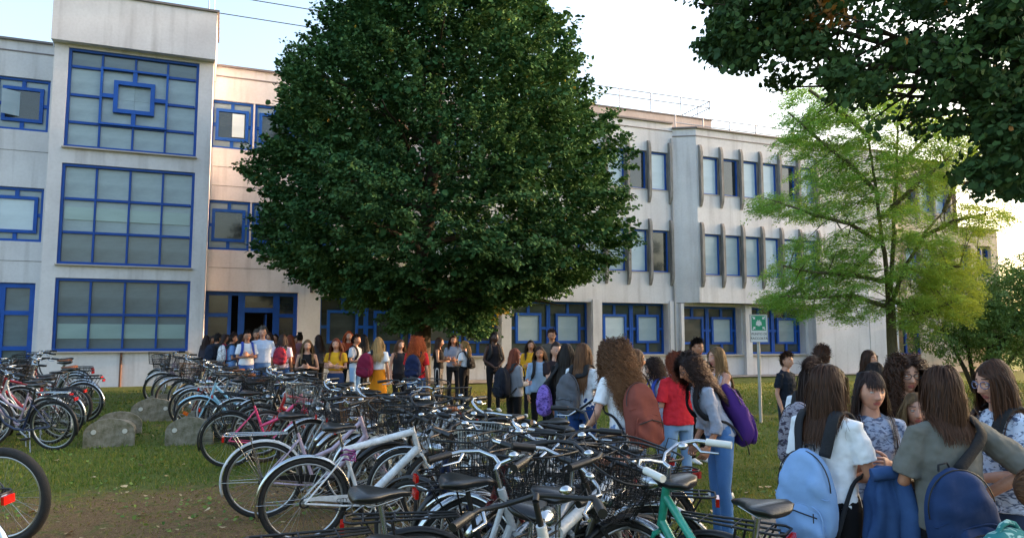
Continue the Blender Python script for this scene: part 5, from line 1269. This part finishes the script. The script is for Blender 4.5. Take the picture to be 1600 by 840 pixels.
    if glasses:
        q = MB(); cy = .098
        for sd_ in (-1, 1):
            q.tube([(sd_*.032 + .024*math.cos(a), cy - .010*abs(math.cos(a))*(1 if math.cos(a)*sd_ > 0 else 0), -.003 + .019*math.sin(a)) for a in [2*PI*k/18 for k in range(18)]], .0021, 6, closed=True)
            q.tube([(sd_*.055, cy-.010, .002), (sd_*.071, .055, .004), (sd_*.076, .0, .002), (sd_*.075, -.02, -.012)], .0017, 5)
        q.tube([(-.009, cy, .0), (0, cy+.004, .003), (.009, cy, .0)], .0018, 5)
        q.v = [tuple(v) for v in bend(HMp(np.array(q.v)))*s]; q.build('glasses', glasses, root)
    if watch:
        sd_, S_, E_, W_ = J[0 if watch == 'R' else 1]; q = MB(); d = (W_-E_)/np.linalg.norm(W_-E_); c = W_ - d*.02
        q.tube([Vector(c - d*.008), Vector(c + d*.008)], .030, 12); q.sphere(Vector(c + np.array([sd_*.026, -.012, .01])), (.012, .018, .018), 12, 6, 1)
        q.v = [tuple(v) for v in bend(np.array(q.v))*s]; q.build('watch', [mat('watch_strap', '4a3128', .5), m_chrome], root)
    root['_s'] = 1; del root['_s']
    return dict(root=root, s=s, bend=bend, J=J, face=face, P=P0, dz=dz)

from mathutils import noise as mnoise
def hash_(s_): return sum(ord(ch)*(i+3) for i, ch in enumerate(s_))
def backpack(pp, c, label, c2=None, size=(.30, .42, .16), z=1.17, x=0, pocket=True, trim=None, one=False, rot=0, group='backpacks worn by the students', tilt=0, patch=False, side_zip=True, drop=0, lea=None, strapc=None, name='backpack', pat=None, hem=None, straps=True, yoff=0):
    """a soft school backpack on the back of person pp (its own top-level thing)"""
    root0 = pp['root']; s = pp['s']; bend = pp['bend']; w_, h, d = size
    r = empty(name, root0.location, root0.rotation_euler[2], label, 'bag' if name != 'backpack' else 'backpack', group)
    cm = cloth('pack_%s_%s' % (c, pat or ''), c, c2, .8, pat); sm_ = mat('strap_'+(strapc or '17181c'), strapc or '17181c', .85, noise=.2, nscale=20, bump=.3, bscale=80)
    y0 = -(.118 + .012); zc = z - drop
    M = Matrix.Translation((x, y0 - d*.5 + yoff, zc)) @ Matrix.Rotation(R(rot), 4, 'Y') @ Matrix.Rotation(R(tilt), 4, 'X')
    def fin(q, nm, m_, par=r):
        q.v = [tuple(v) for v in bend(np.array([tuple(v) for v in q.v]))*s]; return q.build(nm, m_, par)
    seedp = (hash_(c) % 97)*.7
    def body(W, Hh, D, cy, cz, nr=26):
        q = MB(); rings = []
        for i in range(nr+1):
            t = i/nr; u_ = -1+2*t; prof = (1-abs(u_)**(3.2 if u_ < 0 else 2.4))**.5 if abs(u_) < 1 else 0; prof = max(prof, .12); bulge = 1 + .10*math.sin(PI*(1-t)*.9)
            rings.append(ell((0, cy, cz+u_*Hh/2), W/2*prof*(.80+.26*(1-t)), D/2*(prof**.8)*bulge, 44, 0, .62))
        q.loft(rings)
        for k, v in enumerate(q.v):     # soft folds
            nz_ = mnoise.noise(Vector((v[0]*11+seedp, v[1]*5, v[2]*8)))*.022 + mnoise.noise(Vector((v[0]*24, v[1]*9+seedp, v[2]*17)))*.010; v = q.v[k] = (v[0]*(1+nz_*1.6), v[1] + (nz_ if v[1] < cy else 0), v[2])
            f = .006*math.sin(v[0]*30+v[2]*17+W*50)*math.cos(v[2]*26-v[0]*14)+.005*math.sin(v[2]*60+v[0]*34); q.v[k] = (v[0]*(1+f), v[1]+(-f if v[1] < cy else 0), v[2])
        return q
    q = body(w_, h, d, 0, 0, 18); q.xf(M); bo = fin(q, 'bag_body', cm)
    if pocket:
        q = body(w_*.84, h*.42, d*.42, -d*.44, -h*.24); q.xf(M); po = fin(q, 'front_pocket', cm)
        q = MB(); q.tube([(-w_*.36 + w_*.72*i/10, -d*.66 - .012*math.sin(PI*i/10), -h*.10 - .004*abs(i-5)) for i in range(11)], .0035, 6); q.tube([(w_*.30, -d*.67, -h*.10), (w_*.31, -d*.70, -h*.19)], .003, 5); q.xf(M); fin(q, 'zip', mat('zip_black', '101012', .5), po)
        q = MB(); q.tube([(w_*.41*math.copysign(abs(math.cos(a))**.6, math.cos(a)), -d*.50, -h*.24 + h*.205*math.copysign(abs(math.sin(a))**.7, math.sin(a))) for a in [2*PI*i/28 for i in range(28)]], .004, 6, closed=True); q.xf(M); fin(q, 'seam', cm, po)
        if patch: q = MB(); q.box((-w_*.18, -d*.675, -h*.38), (.075, .006, .028)); q.xf(M); fin(q, 'label_patch', m_blk, po)
    if side_zip:
        q = MB(); q.tube([(w_/2*.93*math.cos(a), -d*.16, h*.10 + h*.385*math.sin(a)) for a in [PI*i/16 for i in range(17)]], .0035, 5); q.xf(M); fin(q, 'zip', mat('zip_black', '101012', .5), bo)
    q = MB(); q.tube([(-.03, d*.30, h*.47), (-.022, d*.30, h*.53), (.022, d*.30, h*.53), (.03, d*.30, h*.47)], .007, 6, flat=.6); q.xf(M); fin(q, 'grab_handle', sm_)
    for sd_ in (-1, 1):
        q = MB(); q.tube([(sd_*w_*.42, d*.2, -h*.36), (sd_*w_*.47, d*.15, -h*.42), (sd_*w_*.46, d*.05, -h*.52), (sd_*w_*.44, 0, -h*.60)], .006, 5, flat=.5); q.xf(M); fin(q, 'strap_tail', sm_)
    q = MB(); q.tube([(w_*.47*math.cos(a), -d*.30 - d*.18*abs(math.sin(a)), h*.04 + .006*math.sin(a*5)) for a in [PI + PI*i/14 for i in range(15)]], .0028, 5); q.xf(M); fin(q, 'seam', cm, bo)
    if trim: q = body(w_*1.02, h*.22, d*1.03, 0, -h*.40, 8); q.xf(M); fin(q, 'base_panel', trim if not isinstance(trim, str) else mat('trim_'+trim, trim, .6))
    if straps:
        for sd_ in ((-1, 1) if not one else ((one,))):
            sx = sd_*.095; pts = [M @ Vector((sd_*w_*.22, d*.42, h*.42)), Vector((sx*.98, -.112, 1.30)), Vector((sx, -.075, 1.372)), Vector((sx*1.02, -.01, 1.395)), Vector((sx*1.08, .06, 1.365)), Vector((sx*1.15, .118, 1.28)), Vector((sx*1.3, .128, 1.18)), Vector((sd_*.158, .07, 1.08)), Vector((sd_*.150, -.03, 1.02)), M @ Vector((sd_*w_*.40, d*.35, -h*.36))]
            # smooth the path
            sp = []
            for i in range(len(pts)-1):
                a, b, c_, e = pts[max(i-1, 0)], pts[i], pts[i+1], pts[min(i+2, len(pts)-1)]
                for k in range(5):
                    t = k/5; sp.append(.5*((2*b) + (c_-a)*t + (2*a-5*b+4*c_-e)*t*t + (3*b-a-3*c_+e)*t**3))
            sp.append(pts[-1]); q = MB(); vs = []; n = len(sp)
            for i, p in enumerate(sp):
                tg = (sp[min(i+1, n-1)]-sp[max(i-1, 0)]).normalized(); o_ = Vector((p.x*.6, p.y, (p.z-1.2)*1.2 if p.z > 1.25 else 0)).normalized(); ac = tg.cross(o_).normalized(); nn = ac.cross(tg).normalized()
                if nn.dot(o_) < 0: nn = -nn
                hw = .030 if i < n*.72 else .012; th = .010 if i < n*.72 else .004
                vs.append([p + ac*hw + nn*0, p + ac*hw*.8 + nn*th, p - ac*hw*.8 + nn*th, p - ac*hw, p - ac*hw*.8 - nn*.004, p + ac*hw*.8 - nn*.004])
            q.loft(vs); fin(q, 'shoulder_strap', sm_)
    return r
# ================================================================ who stands where
G_E = 'people gathered by the school entrance'; G_M = 'students standing behind the bicycles'; G_R = 'students close to the viewer on the right'
def PP(px, ytop, Y, face, label, **k):
    ln = k.get('lean', 0); x = (px-800)/1150*Y; z = 1.6 + (530-ytop)/1150*Y - gz(x, Y)
    H = z/((.93 + .735*math.cos(R(ln)))/1.65)
    if ln:                                            # keep the head, not the feet, in the given column
        off = .62*math.sin(R(ln))*H/1.65; x -= off*math.cos(R(face)); Y2 = Y - off*math.sin(R(face))
        return person(px, Y, face, label, H=H, pos=(x, Y2, gz(x, Y2)), **k)
    return person(px, Y, face, label, H=H, **k)
def hr(kind='long', L=.42, **k): return dict(kind=kind, L=L, **k)
SHORT = dict(kind='short', L=.045)
# ---- entrance group
PP(324, 522, 18.0, 60, 'person in a dark jacket partly hidden by the tower corner', group=G_E, hair=hr(L=.25), top=('jacket', '3a3640'))
q = PP(341, 520, 16.6, 70, 'person in a dark navy top with a dark backpack seen from behind near the tower', group=G_E, hair=SHORT, hc='black', top=('tee', '222b3c'))
backpack(q, '1d2638', 'dark navy backpack worn nearest to the stair tower')
PP(352, 520, 17.5, 20, 'person in a bright pink top between the tower and the patterned backpack', group=G_E, hair=hr(L=.2), top=('tee', 'b5305c'))
q = PP(365, 519, 15.6, 25, 'boy in a blue shirt turned right with a black and white patterned backpack', group=G_E, hair=SHORT, hc='dark', top=('tee', '6f93c4'), bot=('jeans', '5777a8'), arms=('hold', 'down'))
backpack(q, 'e4e6ea', 'white backpack with black pattern on the boy in blue', '2b2c33', pat='dots')
q = PP(388, 515, 15.4, -60, 'young man in a white polo shirt with blue straps and reaching arm', group=G_E, hair=SHORT, hc='black', sk='mid', top=('polo', 'e3e5ea'), bot=('jeans', '4366a8'), arms=('cross', 'cross2'), glasses=m_glassf)
backpack(q, '2c4fae', 'blue backpack of the young man in the white polo', strapc='2747a0')
PP(403, 514, 17.0, -80, 'person in a dark cap half hidden behind the man in light blue', group=G_E, hair=SHORT, hc='grey', top=('tee', '3a3c40'))
PP(412, 509, 15.6, -75, 'grey haired man in a light blue shirt and jeans beside the entrance', group=G_E, hair=SHORT, hc='grey', sk='fair', top=('polo', 'b9cbe6'), bot=('jeans', '5c80b2'), arms=('back', 'back'), broad=1.15)
PP(378, 520, 18.6, 0, 'person in black standing in the dark of the entrance left of the grey haired man', group=G_E, hair=hr(L=.3), top=('tee', '25242a'))
PP(432, 520, 18.6, -90, 'person in dark grey standing in the entrance doorway', group=G_E, hair=hr(L=.2), hc='black', top=('tee', '2e2f36'))
for x_, y_, Y_, f_, c_, hc_, lb in ((333, 523, 19.0, -40, '2a2428', 'dark', 'person in a wine dark top in the shade between the tower and the doorway'), (358, 521, 19.2, 200, '20242c', 'black', 'person with black hair in the doorway above the patterned backpack'), (396, 519, 18.8, 10, '4a2c30', 'brown', 'person in dull red between the white polo and grey haired man'),
    (424, 518, 18.0, -120, '5d3b46', 'dark', 'person in plum standing right behind the grey haired man'), (450, 524, 18.9, 60, '23252b', 'black', 'person in black behind the red backpack'), (464, 523, 18.2, -60, '8f8a90', 'brown', 'person in a pale grey top between the red backpack and phone girl'), (500, 521, 17.8, 150, '3a3f4c', 'dark', 'person in slate blue in front of the grey pillar')):
    PP(x_, y_, Y_, f_, lb, group=G_E, hair=hr(L=.3), hc=hc_, top=('tee', c_))
q = PP(443, 520, 15.2, 95, 'student in a pale pink shirt seen from behind with a red backpack', group=G_E, hair=hr(L=.14), hc='dark', top=('tee', 'd9c7d6'), bot=('jeans', '3f66a4'))
backpack(q, 'c8323a', 'red and dark backpack on the student in pale pink', '43203a', size=(.30, .40, .15))
PP(456, 521, 17.2, 180, 'student with orange hair tips turned to the left near the entrance', group=G_E, hair=hr(L=.3), hc='auburn', top=('tee', '8a4a3a'))
PP(470, 519, 17.6, 100, 'student with a dark bun in a dusky pink top by the grey pillar', group=G_E, hair=hr('updo', .1, tail=0), hc='black', top=('tee', '7c5560'))
PP(482, 528, 13.2, -80, 'girl in a black sleeveless top looking down at the phone in her hands', group=G_M, hair=hr(L=.46), hc='dkbl', sk='fair', top=('tank', '17171a'), bot=('trousers', '1a1a20'), arms=('phone', 'phone'), yaw=8)
PP(527, 526, 13.4, -92, 'girl in a yellow top with dark straps and crossed arms', group=G_M, hair=hr(L=.44), hc='auburn', sk='fair', top=('croptee', 'd9a428'), bot=('jeans', '2c3f66'), arms=('cross', 'cross2'))
PP(546, 515, 17.0, -70, 'girl with long ginger hair standing behind the boy in grey', group=G_M, hair=hr(L=.4), hc='red', sk='fair', top=('tee', '8f3a20'))
q = PP(557, 521, 15.8, -20, 'student in a pale grey tee with one arm bent by the blonde girl', group=G_M, hair=SHORT, hc='black', top=('tee', 'b9c0cc'), bot=('jeans', '8fb0d4'), arms=('hold', 'hold'))
backpack(q, '1b1c22', 'small black shoulder bag on the student in pale grey', size=(.24, .28, .1))
PP(570, 520, 16.8, 170, 'student in black with long black hair in the shade behind the blonde girl', group=G_M, hair=hr(L=.35), hc='black', top=('tee', '16161a'))
q = PP(592, 524, 13.6, 80, 'blonde girl seen from behind in a short white top and orange skirt', group=G_M, hair=hr(L=.34, ombre=.6), hc='blond', sk='mid', top=('croptee', 'e6e7ea'), bot=('skirt', 'd9861c'), arms=('down', 'hold'))
backpack(q, '7a1f3c', 'maroon backpack hanging on the left shoulder of the blonde girl', x=-.17, z=1.10, size=(.34, .48, .18), one=-1, rot=6)
PP(626, 528, 14.6, -60, 'girl with fair brown hair and a black waistcoat left of the red haired girl', group=G_M, hair=hr(L=.38), hc='mid', sk='fair', top=('tank', '24242a'), bot=('trousers', '1c1c22'))
q = PP(652, 523, 12.6, 80, 'girl with voluminous curly orange red hair in a red top', group=G_M, hair=hr(L=.40, curl=.9, vol=2.0, ombre=.45), hc='red', sk='fair', top=('tee', 'c4212c'), bot=('jeans', '3d5f94'), arms=('down', 'hold'))
backpack(q, '1c2546', 'navy backpack with a round badge on the girl in red', z=1.12)
PP(686, 525, 16.6, -5, 'girl in a black top and striped wide trousers facing right', group=G_M, hair=hr(L=.36), hc='brown', sk='mid', top=('tank', '151518'), bot=('wide', '17171b', '17171b', 'stripe'), arms=('cross', 'cross2'))
PP(709, 522, 17.2, -85, 'girl in a grey blue tee carrying a dark jacket over her arm', group=G_M, hair=hr(L=.34), hc='brown', sk='mid', top=('tee', '8f9bb0'), bot=('trousers', '202228'), arms=('hold', 'hold'))
q = PP(726, 531, 16.2, 150, 'girl with a blonde ponytail in a short white top and black trousers', group=G_M, hair=hr('tied', .2, tail=.42), hc='blond', sk='mid', top=('croptee', 'dcdfe8'), bot=('high', '151519'), arms=('hold', 'hold'))
backpack(q, '16161a', 'small black bag on the back of the girl with the blonde ponytail', size=(.24, .30, .12), z=1.12)
q = PP(772, 517, 15.6, -70, 'tall young woman in a black sleeveless top and black trousers with clasped hands', group=G_M, hair=hr('tied', .12, tail=.2), hc='black', sk='dark', top=('tank', '1d1a20'), bot=('trousers', '141318'), arms=('clasp', 'clasp'), yaw=20)
backpack(q, '1e2226', 'dark backpack slung behind the tall woman in black', z=1.12, size=(.3, .42, .15))
q = PP(803, 541, 10.6, 35, 'girl with a bright auburn bob in a grey long sleeved top', group=G_M, hair=hr(L=.24, vol=1.4), hc='auburn', sk='fair', top=('sweater', '85878f'), bot=('trousers', '121216'), arms=('hold', 'hold'))
backpack(q, '171b26', 'large black backpack on the girl with the auburn bob', size=(.34, .50, .2), z=1.08)
PP(829, 529, 14.5, -90, 'girl with long dark hair in a mustard yellow top further back', group=G_M, hair=hr(L=.42), hc='dark', sk='mid', top=('sweater', 'd19a24'), bot=('trousers', '17171c'), arms=('hold', 'cross'))
q = PP(843, 538, 11.2, -85, 'girl in a light blue denim jacket over a white tee', group=G_M, hair=hr(L=.22), hc='brown', sk='mid', top=('jacket', '8fa9c6'), bot=('trousers', '14141a'), arms=('down', 'pocket'), yaw=-8)
backpack(q, '1a1a20', 'black backpack behind the girl in the denim jacket')
PP(862, 513, 15.2, -95, 'tall man with brown hair and sunglasses by the ground floor windows', group=G_M, hair=SHORT, hc='brown', sk='mid', top=('tee', '56504a'), glasses=m_glassf)
PP(868, 532, 10.0, -70, 'girl holding something yellow between the denim jacket and the black hair', group=G_M, hair=hr('tied', .15, tail=.3), hc='dark', sk='fair', top=('tee', '2a2226'), arms=('face', 'hold'))
q = PP(884, 533, 8.9, 60, 'girl with very long black hair dressed in black', group=G_M, hair=hr(L=.5), hc='black', top=('sweater', '121216'), bot=('jeans', '6f93c0'), arms=('hold', 'down'))
backpack(q, '8a6fc4', 'lilac patterned bag hanging beside the girl with long black hair', '4c3a86', x=-.22, z=.92, size=(.22, .40, .12), one=-1, pat='marble', pocket=False, name='shoulder_bag')
q = PP(909, 532, 7.9, 55, 'girl with long straight brown hair in a white tee and high waisted jeans', group=G_M, hair=hr(L=.40, ombre=.5), hc='mid', sk='mid', top=('tee', 'e4e8f0'), bot=('high', '24457e'), arms=('hold', 'hold'), near=True)
backpack(q, '5d6068', 'slack grey backpack on the girl in high waisted jeans', size=(.29, .46, .14), z=1.08, x=-.07)
q = PP(962, 533, 6.1, 118, 'girl in a white tee with a mass of curly brown hair leaning over the bicycles', group=G_M, hair=hr(L=.47, curl=1.15, vol=2.3, ombre=.7, dens=1.7), hc='mid', sk='fair', top=('tee', 'e8e9ee'), bot=('jeans', '7a8fb4'), arms=('down', ((.10, .06, -.25), (.10, .26, -.40))), lean=14, near=True, watch='L', yaw=-20)
backpack(q, '80453a', 'large terracotta backpack with front pocket on the curly haired girl', size=(.33, .48, .16), z=1.03, strapc='1c1b22')
q = PP(990, 541, 7.4, 10, 'student with brown hair mostly hidden behind the terracotta backpack', group=G_M, hair=hr(L=.3), hc='mid', top=('tee', '33343c'), bot=('jeans', '30343c'))
backpack(q, '5b5a4a', 'camouflage bag low beside the terracotta backpack', '2f3328', pat='marble', z=.86, x=.12, size=(.3, .36, .14), pocket=False)
q = PP(1021, 556, 8.2, 190, 'girl with dark curly hair and glasses looking to the left', group=G_M, hair=hr(L=.30, curl=.7, vol=1.5), hc='dark', sk='fair', top=('tee', 'a9b0c4'), bot=('jeans', '7f9fc8'), glasses=m_glassf, lean=10, near=True)
backpack(q, '2a49a8', 'blue backpack on the girl with dark curls and glasses', strapc='2a49a8')
q = PP(1056, 546, 7.3, 105, 'girl with short curly auburn hair in a coral red tee and light jeans', group=G_M, hair=hr(L=.16, curl=.6, vol=1.6), hc='auburn', sk='fair', top=('loose', 'd02c38'), bot=('jeans', '86a8cf'), arms=('hold', 'hold'), near=True)
PP(1086, 527, 9.6, -60, 'boy with short black hair looking over the girls', group=G_M, hair=SHORT, hc='black', sk='mid', top=('tee', '2b2d34'), near=True)
q = PP(1076, 552, 6.0, 186, 'girl with glasses and pinned up dark curls bending forward in a grey sweatshirt', group=G_M, hair=hr(L=.36, curl=.8, vol=1.1, part=-.3), hc='dark', sk='mid', top=('three', '9aa2b4'), bot=('high', '4d77ad'), arms=('lowreach', 'lowreach'), lean=24, glasses=m_glassf, near=True, pitch=4)
backpack(q, '4a2a78', 'purple backpack with black back on the girl bending forward', size=(.30, .48, .15), z=1.08, drop=.04, strapc='15141a')
q = PP(1120, 538, 7.6, 200, 'girl with long fair brown hair touching her face and a black bag', group=G_M, hair=hr(L=.44, ombre=.6), hc='dkbl', sk='fair', top=('tank', 'c2c4d2'), bot=('trousers', '17171b'), arms=('down', 'face'), near=True)
backpack(q, '17171c', 'black bag on the shoulder of the girl touching her face', size=(.24, .36, .12), z=1.0, pocket=False, one=1)
# ---- right hand group
PP(1224, 548, 9.3, -50, 'young boy in a dark tee standing on the lawn beyond the signpost', group=G_R, hair=SHORT, hc='brown', sk='fair', top=('tee', '1b222e'), bot=('jeans', '2e3644'), near=True)
PP(1281, 537, 7.6, 60, 'boy with brown quiff half hidden behind the girls in white', group=G_R, hair=dict(kind='short', L=.045), hc='brown', sk='fair', top=('tee', '51596b'), near=True)
q = PP(1266, 552, 4.9, 40, 'dark haired girl with a ponytail in a white tee behind the light blue backpack', group=G_R, hair=hr('tied', .2, tail=.42), hc='dark', sk='mid', top=('tee', 'e2e6ee'), bot=('jeans', '2b2d36'), near=True)
backpack(q, '8b8791', 'plaid grey backpack on the girl with the ponytail', '3a3340', pat='marble', size=(.30, .46, .17), z=1.10)
q = PP(1284, 561, 3.62, 34, 'girl with straight brown hair in a white tee seen from behind', group=G_R, hair=hr(L=.27, vol=1.3), hc='brown', sk='mid', top=('tee', 'e9ebf0'), bot=('trousers', '131317'), arms=('fold', 'hold'), near=True, yaw=-14)
backpack(q, '86a8d4', 'light blue backpack with front pocket on the girl in white', size=(.33, .50, .14), z=.96, patch=True, strapc='1a1c22', x=0)
PP(1352, 543, 8.6, -60, 'girl with brown hair whose face shows above the others at the back', group=G_R, hair=hr(L=.3), hc='brown', sk='fair', top=('tee', '34363f'), near=True)
PP(1363, 561, 5.9, 80, 'dark haired head seen just behind the girl with the fringe', group=G_R, hair=hr(L=.3), hc='black', top=('tee', '22242c'), near=True)
PP(1352, 573, 3.95, -93, 'girl with a straight black fringe and very long hair with folded arms', group=G_R, hair=hr(L=.56, fringe=True, vol=.8, ombre=.25), hc='dark', sk='fair', top=('tee', '9aa7bd', '56617a', 'marble'), bot=('jeans', '3a4660'), arms=('cross', 'cross2'), near=True, yaw=4)
PP(1409, 552, 4.5, -88, 'girl with round glasses and thick dark curls facing the viewer', group=G_R, hair=hr(L=.42, curl=.9, vol=1.7), hc='brown', sk='fair', top=('tee', '2c2a31'), glasses=m_glassf, near=True, yaw=-8)
PP(1422, 606, 4.15, -110, 'small fair haired girl holding a hand to her mouth behind the olive tee', group=G_R, hair=hr(L=.36), hc='dkbl', sk='fair', top=('tee', '2b2a30'), arms=('face', 'down'), near=True)
q = PP(1468, 563, 3.35, 96, 'girl with a smooth brown bob in an olive grey tee seen from behind', group=G_R, hair=hr(L=.20, vol=2.0, ombre=.35), hc='brown', sk='mid', top=('loose', '6f6e68'), bot=('trousers', '17171b'), arms=('hip', 'fold'), near=True, yaw=-4)
backpack(q, '22385f', 'dark blue backpack hanging from one shoulder over the olive tee', size=(.36, .48, .13), z=.94, x=-.09, one=1, rot=-12, strapc='14151b')
q = PP(1553, 554, 3.65, 186, 'girl with blue framed glasses and long brown hair in a white and blue tee', group=G_R, hair=hr(L=.34, vol=1.1, part=.3, ombre=.5), hc='brown', sk='fair', top=('loose', 'c9d3e4', '55627e', 'marble'), bot=('jeans', '3b4a66'), arms=('hold', 'fold'), glasses=m_glassb, near=True, pitch=-6, yaw=6)
backpack(q, '17181d', 'black backpack on the girl with blue framed glasses', z=1.12)
q = PP(1606, 738, 2.9, 165, 'person in black with brown hair bending down at the lower right corner', group=G_R, hair=hr(L=.34, ombre=.5), hc='mid', sk='fair', top=('three', '121215'), bot=('trousers', '121215'), arms=('hold', 'hold'), lean=68, near=True)
# patterned teal scarf bag in front of the bending person
def soft_bag(p0, size, c, c2, label, rz=0):
    r = empty('tote_bag', p0, rz, label, 'bag'); q = MB(); w_, h, d = size; rings = []
    for i in range(15):
        t = i/14; pr = max(.1, (1-abs(2*t-1)**3)**.5); rings.append(ell((0, 0, h*t), w_/2*pr*(1+.05*math.sin(t*9)), d/2*pr, 24, 0, .7))
    q.loft(rings); q.build('bag_body', cloth('bag_'+c, c, c2, .85, 'marble'), r)
    q = MB()
    q.tube([(-w_*.22, 0, h*.93), (-w_*.12, 0, h*1.03), (0, 0, h*1.06), (w_*.12, 0, h*1.03), (w_*.22, 0, h*.93)], .010, 8)
    q.build('handle', cloth('bag_'+c, c, c2, .85, 'marble'), r); return r
b_ = atz(1578, 868, 2.7); soft_bag((b_.x, b_.y, b_.z-.20), (.26, .30, .12), '2b6f70', '8fb3ae', 'teal and white patterned bag held at the lower right corner', R(20))
# denim jacket carried over an arm
def draped(p0, rz, label, c):
    r = empty('denim_jacket', p0, rz, label, 'jacket'); q = MB(); rings = []; n = 20
    for i in range(n+1):
        t = i/n; w_ = .075 + .04*t + .012*math.sin(t*14); th = .055 + .02*math.sin(t*5+1); ring = []
        for k in range(36):
            a = 2*PI*k/36; f = 1 + .16*math.sin(5*a + t*4) + .08*math.sin(9*a - t*7); ring.append(Vector((w_*math.cos(a)*f*(min(1, .45+t*2.4)), th*math.sin(a)*f*(min(1, .5+t*2)), -.62*t + .03*math.cos(a*2)*t)))
        rings.append(ring)
    q.loft(rings); q.build('jacket_body', cloth('denim_'+c, c, '2a4570', .9), r)
    q = MB(); q.tube([(.04, -.05, -.04), (.06, -.085, -.2), (.05, -.09, -.38), (.07, -.08, -.56)], [.05, .055, .05, .042], 14, flat=.7); q.build('sleeve', cloth('denim_'+c, c, '2a4570', .9), r)
    q = MB(); q.tube([(-.09, -.035, -.03), (-.04, -.055, -.02), (.04, -.05, -.02), (.10, -.02, -.03)], .03, 10); q.build('collar', cloth('denim_'+c, c, '2a4570', .9), r)
    return r
j_ = atz(1380, 728, 3.45); draped((j_.x, j_.y, j_.z), R(12), 'blue denim jacket hanging over the arm between the white tee and olive tee', '3a5784')
# mobile phone in the hands of the girl in black
x_ = (482-800)/1150*13.2
q = MB(); q.box((0, 0, 0), (.07, .012, .14), M=Matrix.Rotation(R(55), 3, 'X').to_4x4()); o = q.build('mobile_phone', m_blk); o.location = (x_+.03, 12.9, 1.22); tagt(o, 'dark mobile phone held by the girl in the black sleeveless top', 'phone')

# ================================================================ assembly point sign
sp_ = at(1183, 13.6); sg = empty('assembly_point_sign', sp_, R(6), 'green and white assembly point sign on a grey metal post in the lawn', 'sign')
m_sw = mat('sign_white', 'd2d6d8', .45, coat=.3); m_sg = mat('sign_green', '1e8c68', .45, coat=.3); m_sk = mat('sign_ink', '2a2c30', .5)
q = MB(); q.tube([(0, 0, -.1), (0, 0, 1.62)], .03, 12); q.build('post', m_steel, sg)
q = MB(); q.box((0, -.035, 1.72), (.33, .012, .50)); pn = q.build('sign_panel', m_sw, sg)
q = MB(); frame_rect(q, -.168, .168, 1.467, 1.973, .008, -.04, .02); q.build('rim', m_steel, pn)
q = MB(); q.box((0, -.0425, 1.815), (.27, .003, .27)); gq = q.build('green_square', m_sg, pn)
q = MB()
for sx in (-1, 1):
    for sz in (-1, 1):
        c = Vector((sx*.093, -.0455, 1.815+sz*.093)); d = Vector((-sx, 0, -sz)).normalized(); n_ = Vector((-d.z, 0, d.x))
        pts = [c + d*.035, c - d*.0 + n_*.032, c + n_*.011, c - d*.035 + n_*.011, c - d*.035 - n_*.011, c - n_*.011, c - n_*.032]
        q.loft([pts, [p + Vector((0, .002, 0)) for p in pts]], smooth=False)
for x, z, k in ((0, 1.80, 1.1), (-.038, 1.805, .8), (.038, 1.805, .8), (-.018, 1.835, .7), (.018, 1.835, .7)):
    q.tube([(x, -.0462, z+.036*k), (x, -.0445, z+.036*k)], .014*k, 14)
    pts = [Vector((x-.022*k, -.0458, z-.035*k)), Vector((x+.022*k, -.0458, z-.035*k)), Vector((x+.018*k, -.0458, z+.016*k)), Vector((x-.018*k, -.0458, z+.016*k))]
    q.loft([pts, [p + Vector((0, .0015, 0)) for p in pts]], smooth=False)
q.build('pictogram', m_sw, gq)
RX = Matrix.Rotation(PI/2, 4, 'X')
text_on('PUNTO DI', .062, m_sk, pn, Matrix.Translation((0, -.043, 1.595)) @ RX, 'lettering', align='CENTER')
text_on('RACCOLTA', .062, m_sk, pn, Matrix.Translation((0, -.043, 1.515)) @ RX, 'lettering', align='CENTER')

# unseen trees added beyond the right edge to keep low sun off the lawn
def added_shade_tree(x, y, h, r, seed, label):
    bushy((x, y, 0), label, [(0, 0, h*.62, r), (r*.5, .3, h*.5, r*.8), (-r*.5, -.2, h*.52, r*.8), (0, .4, h*.85, r*.75)], seed, .22, '2c4424', '56703a', nb=150, per=34, name='added_shade_tree', stems=4)
for i_, (x, y, h, r) in enumerate(((19.5, 8.5, 6.5, 3.0), (20.5, 15.5, 7.5, 3.2), (26, 21.5, 8.5, 3.6), (34, 29, 9.5, 4.0))):
    added_shade_tree(x, y, h, r, 60+i_, ['broad unseen tree added right of the lawn to block low sun', 'taller unseen tree added to block low sun, second from the viewer', 'unseen tree added to block low sun near the end of the school', 'tall unseen tree added to block low sun beyond the far corner of the school'][i_])
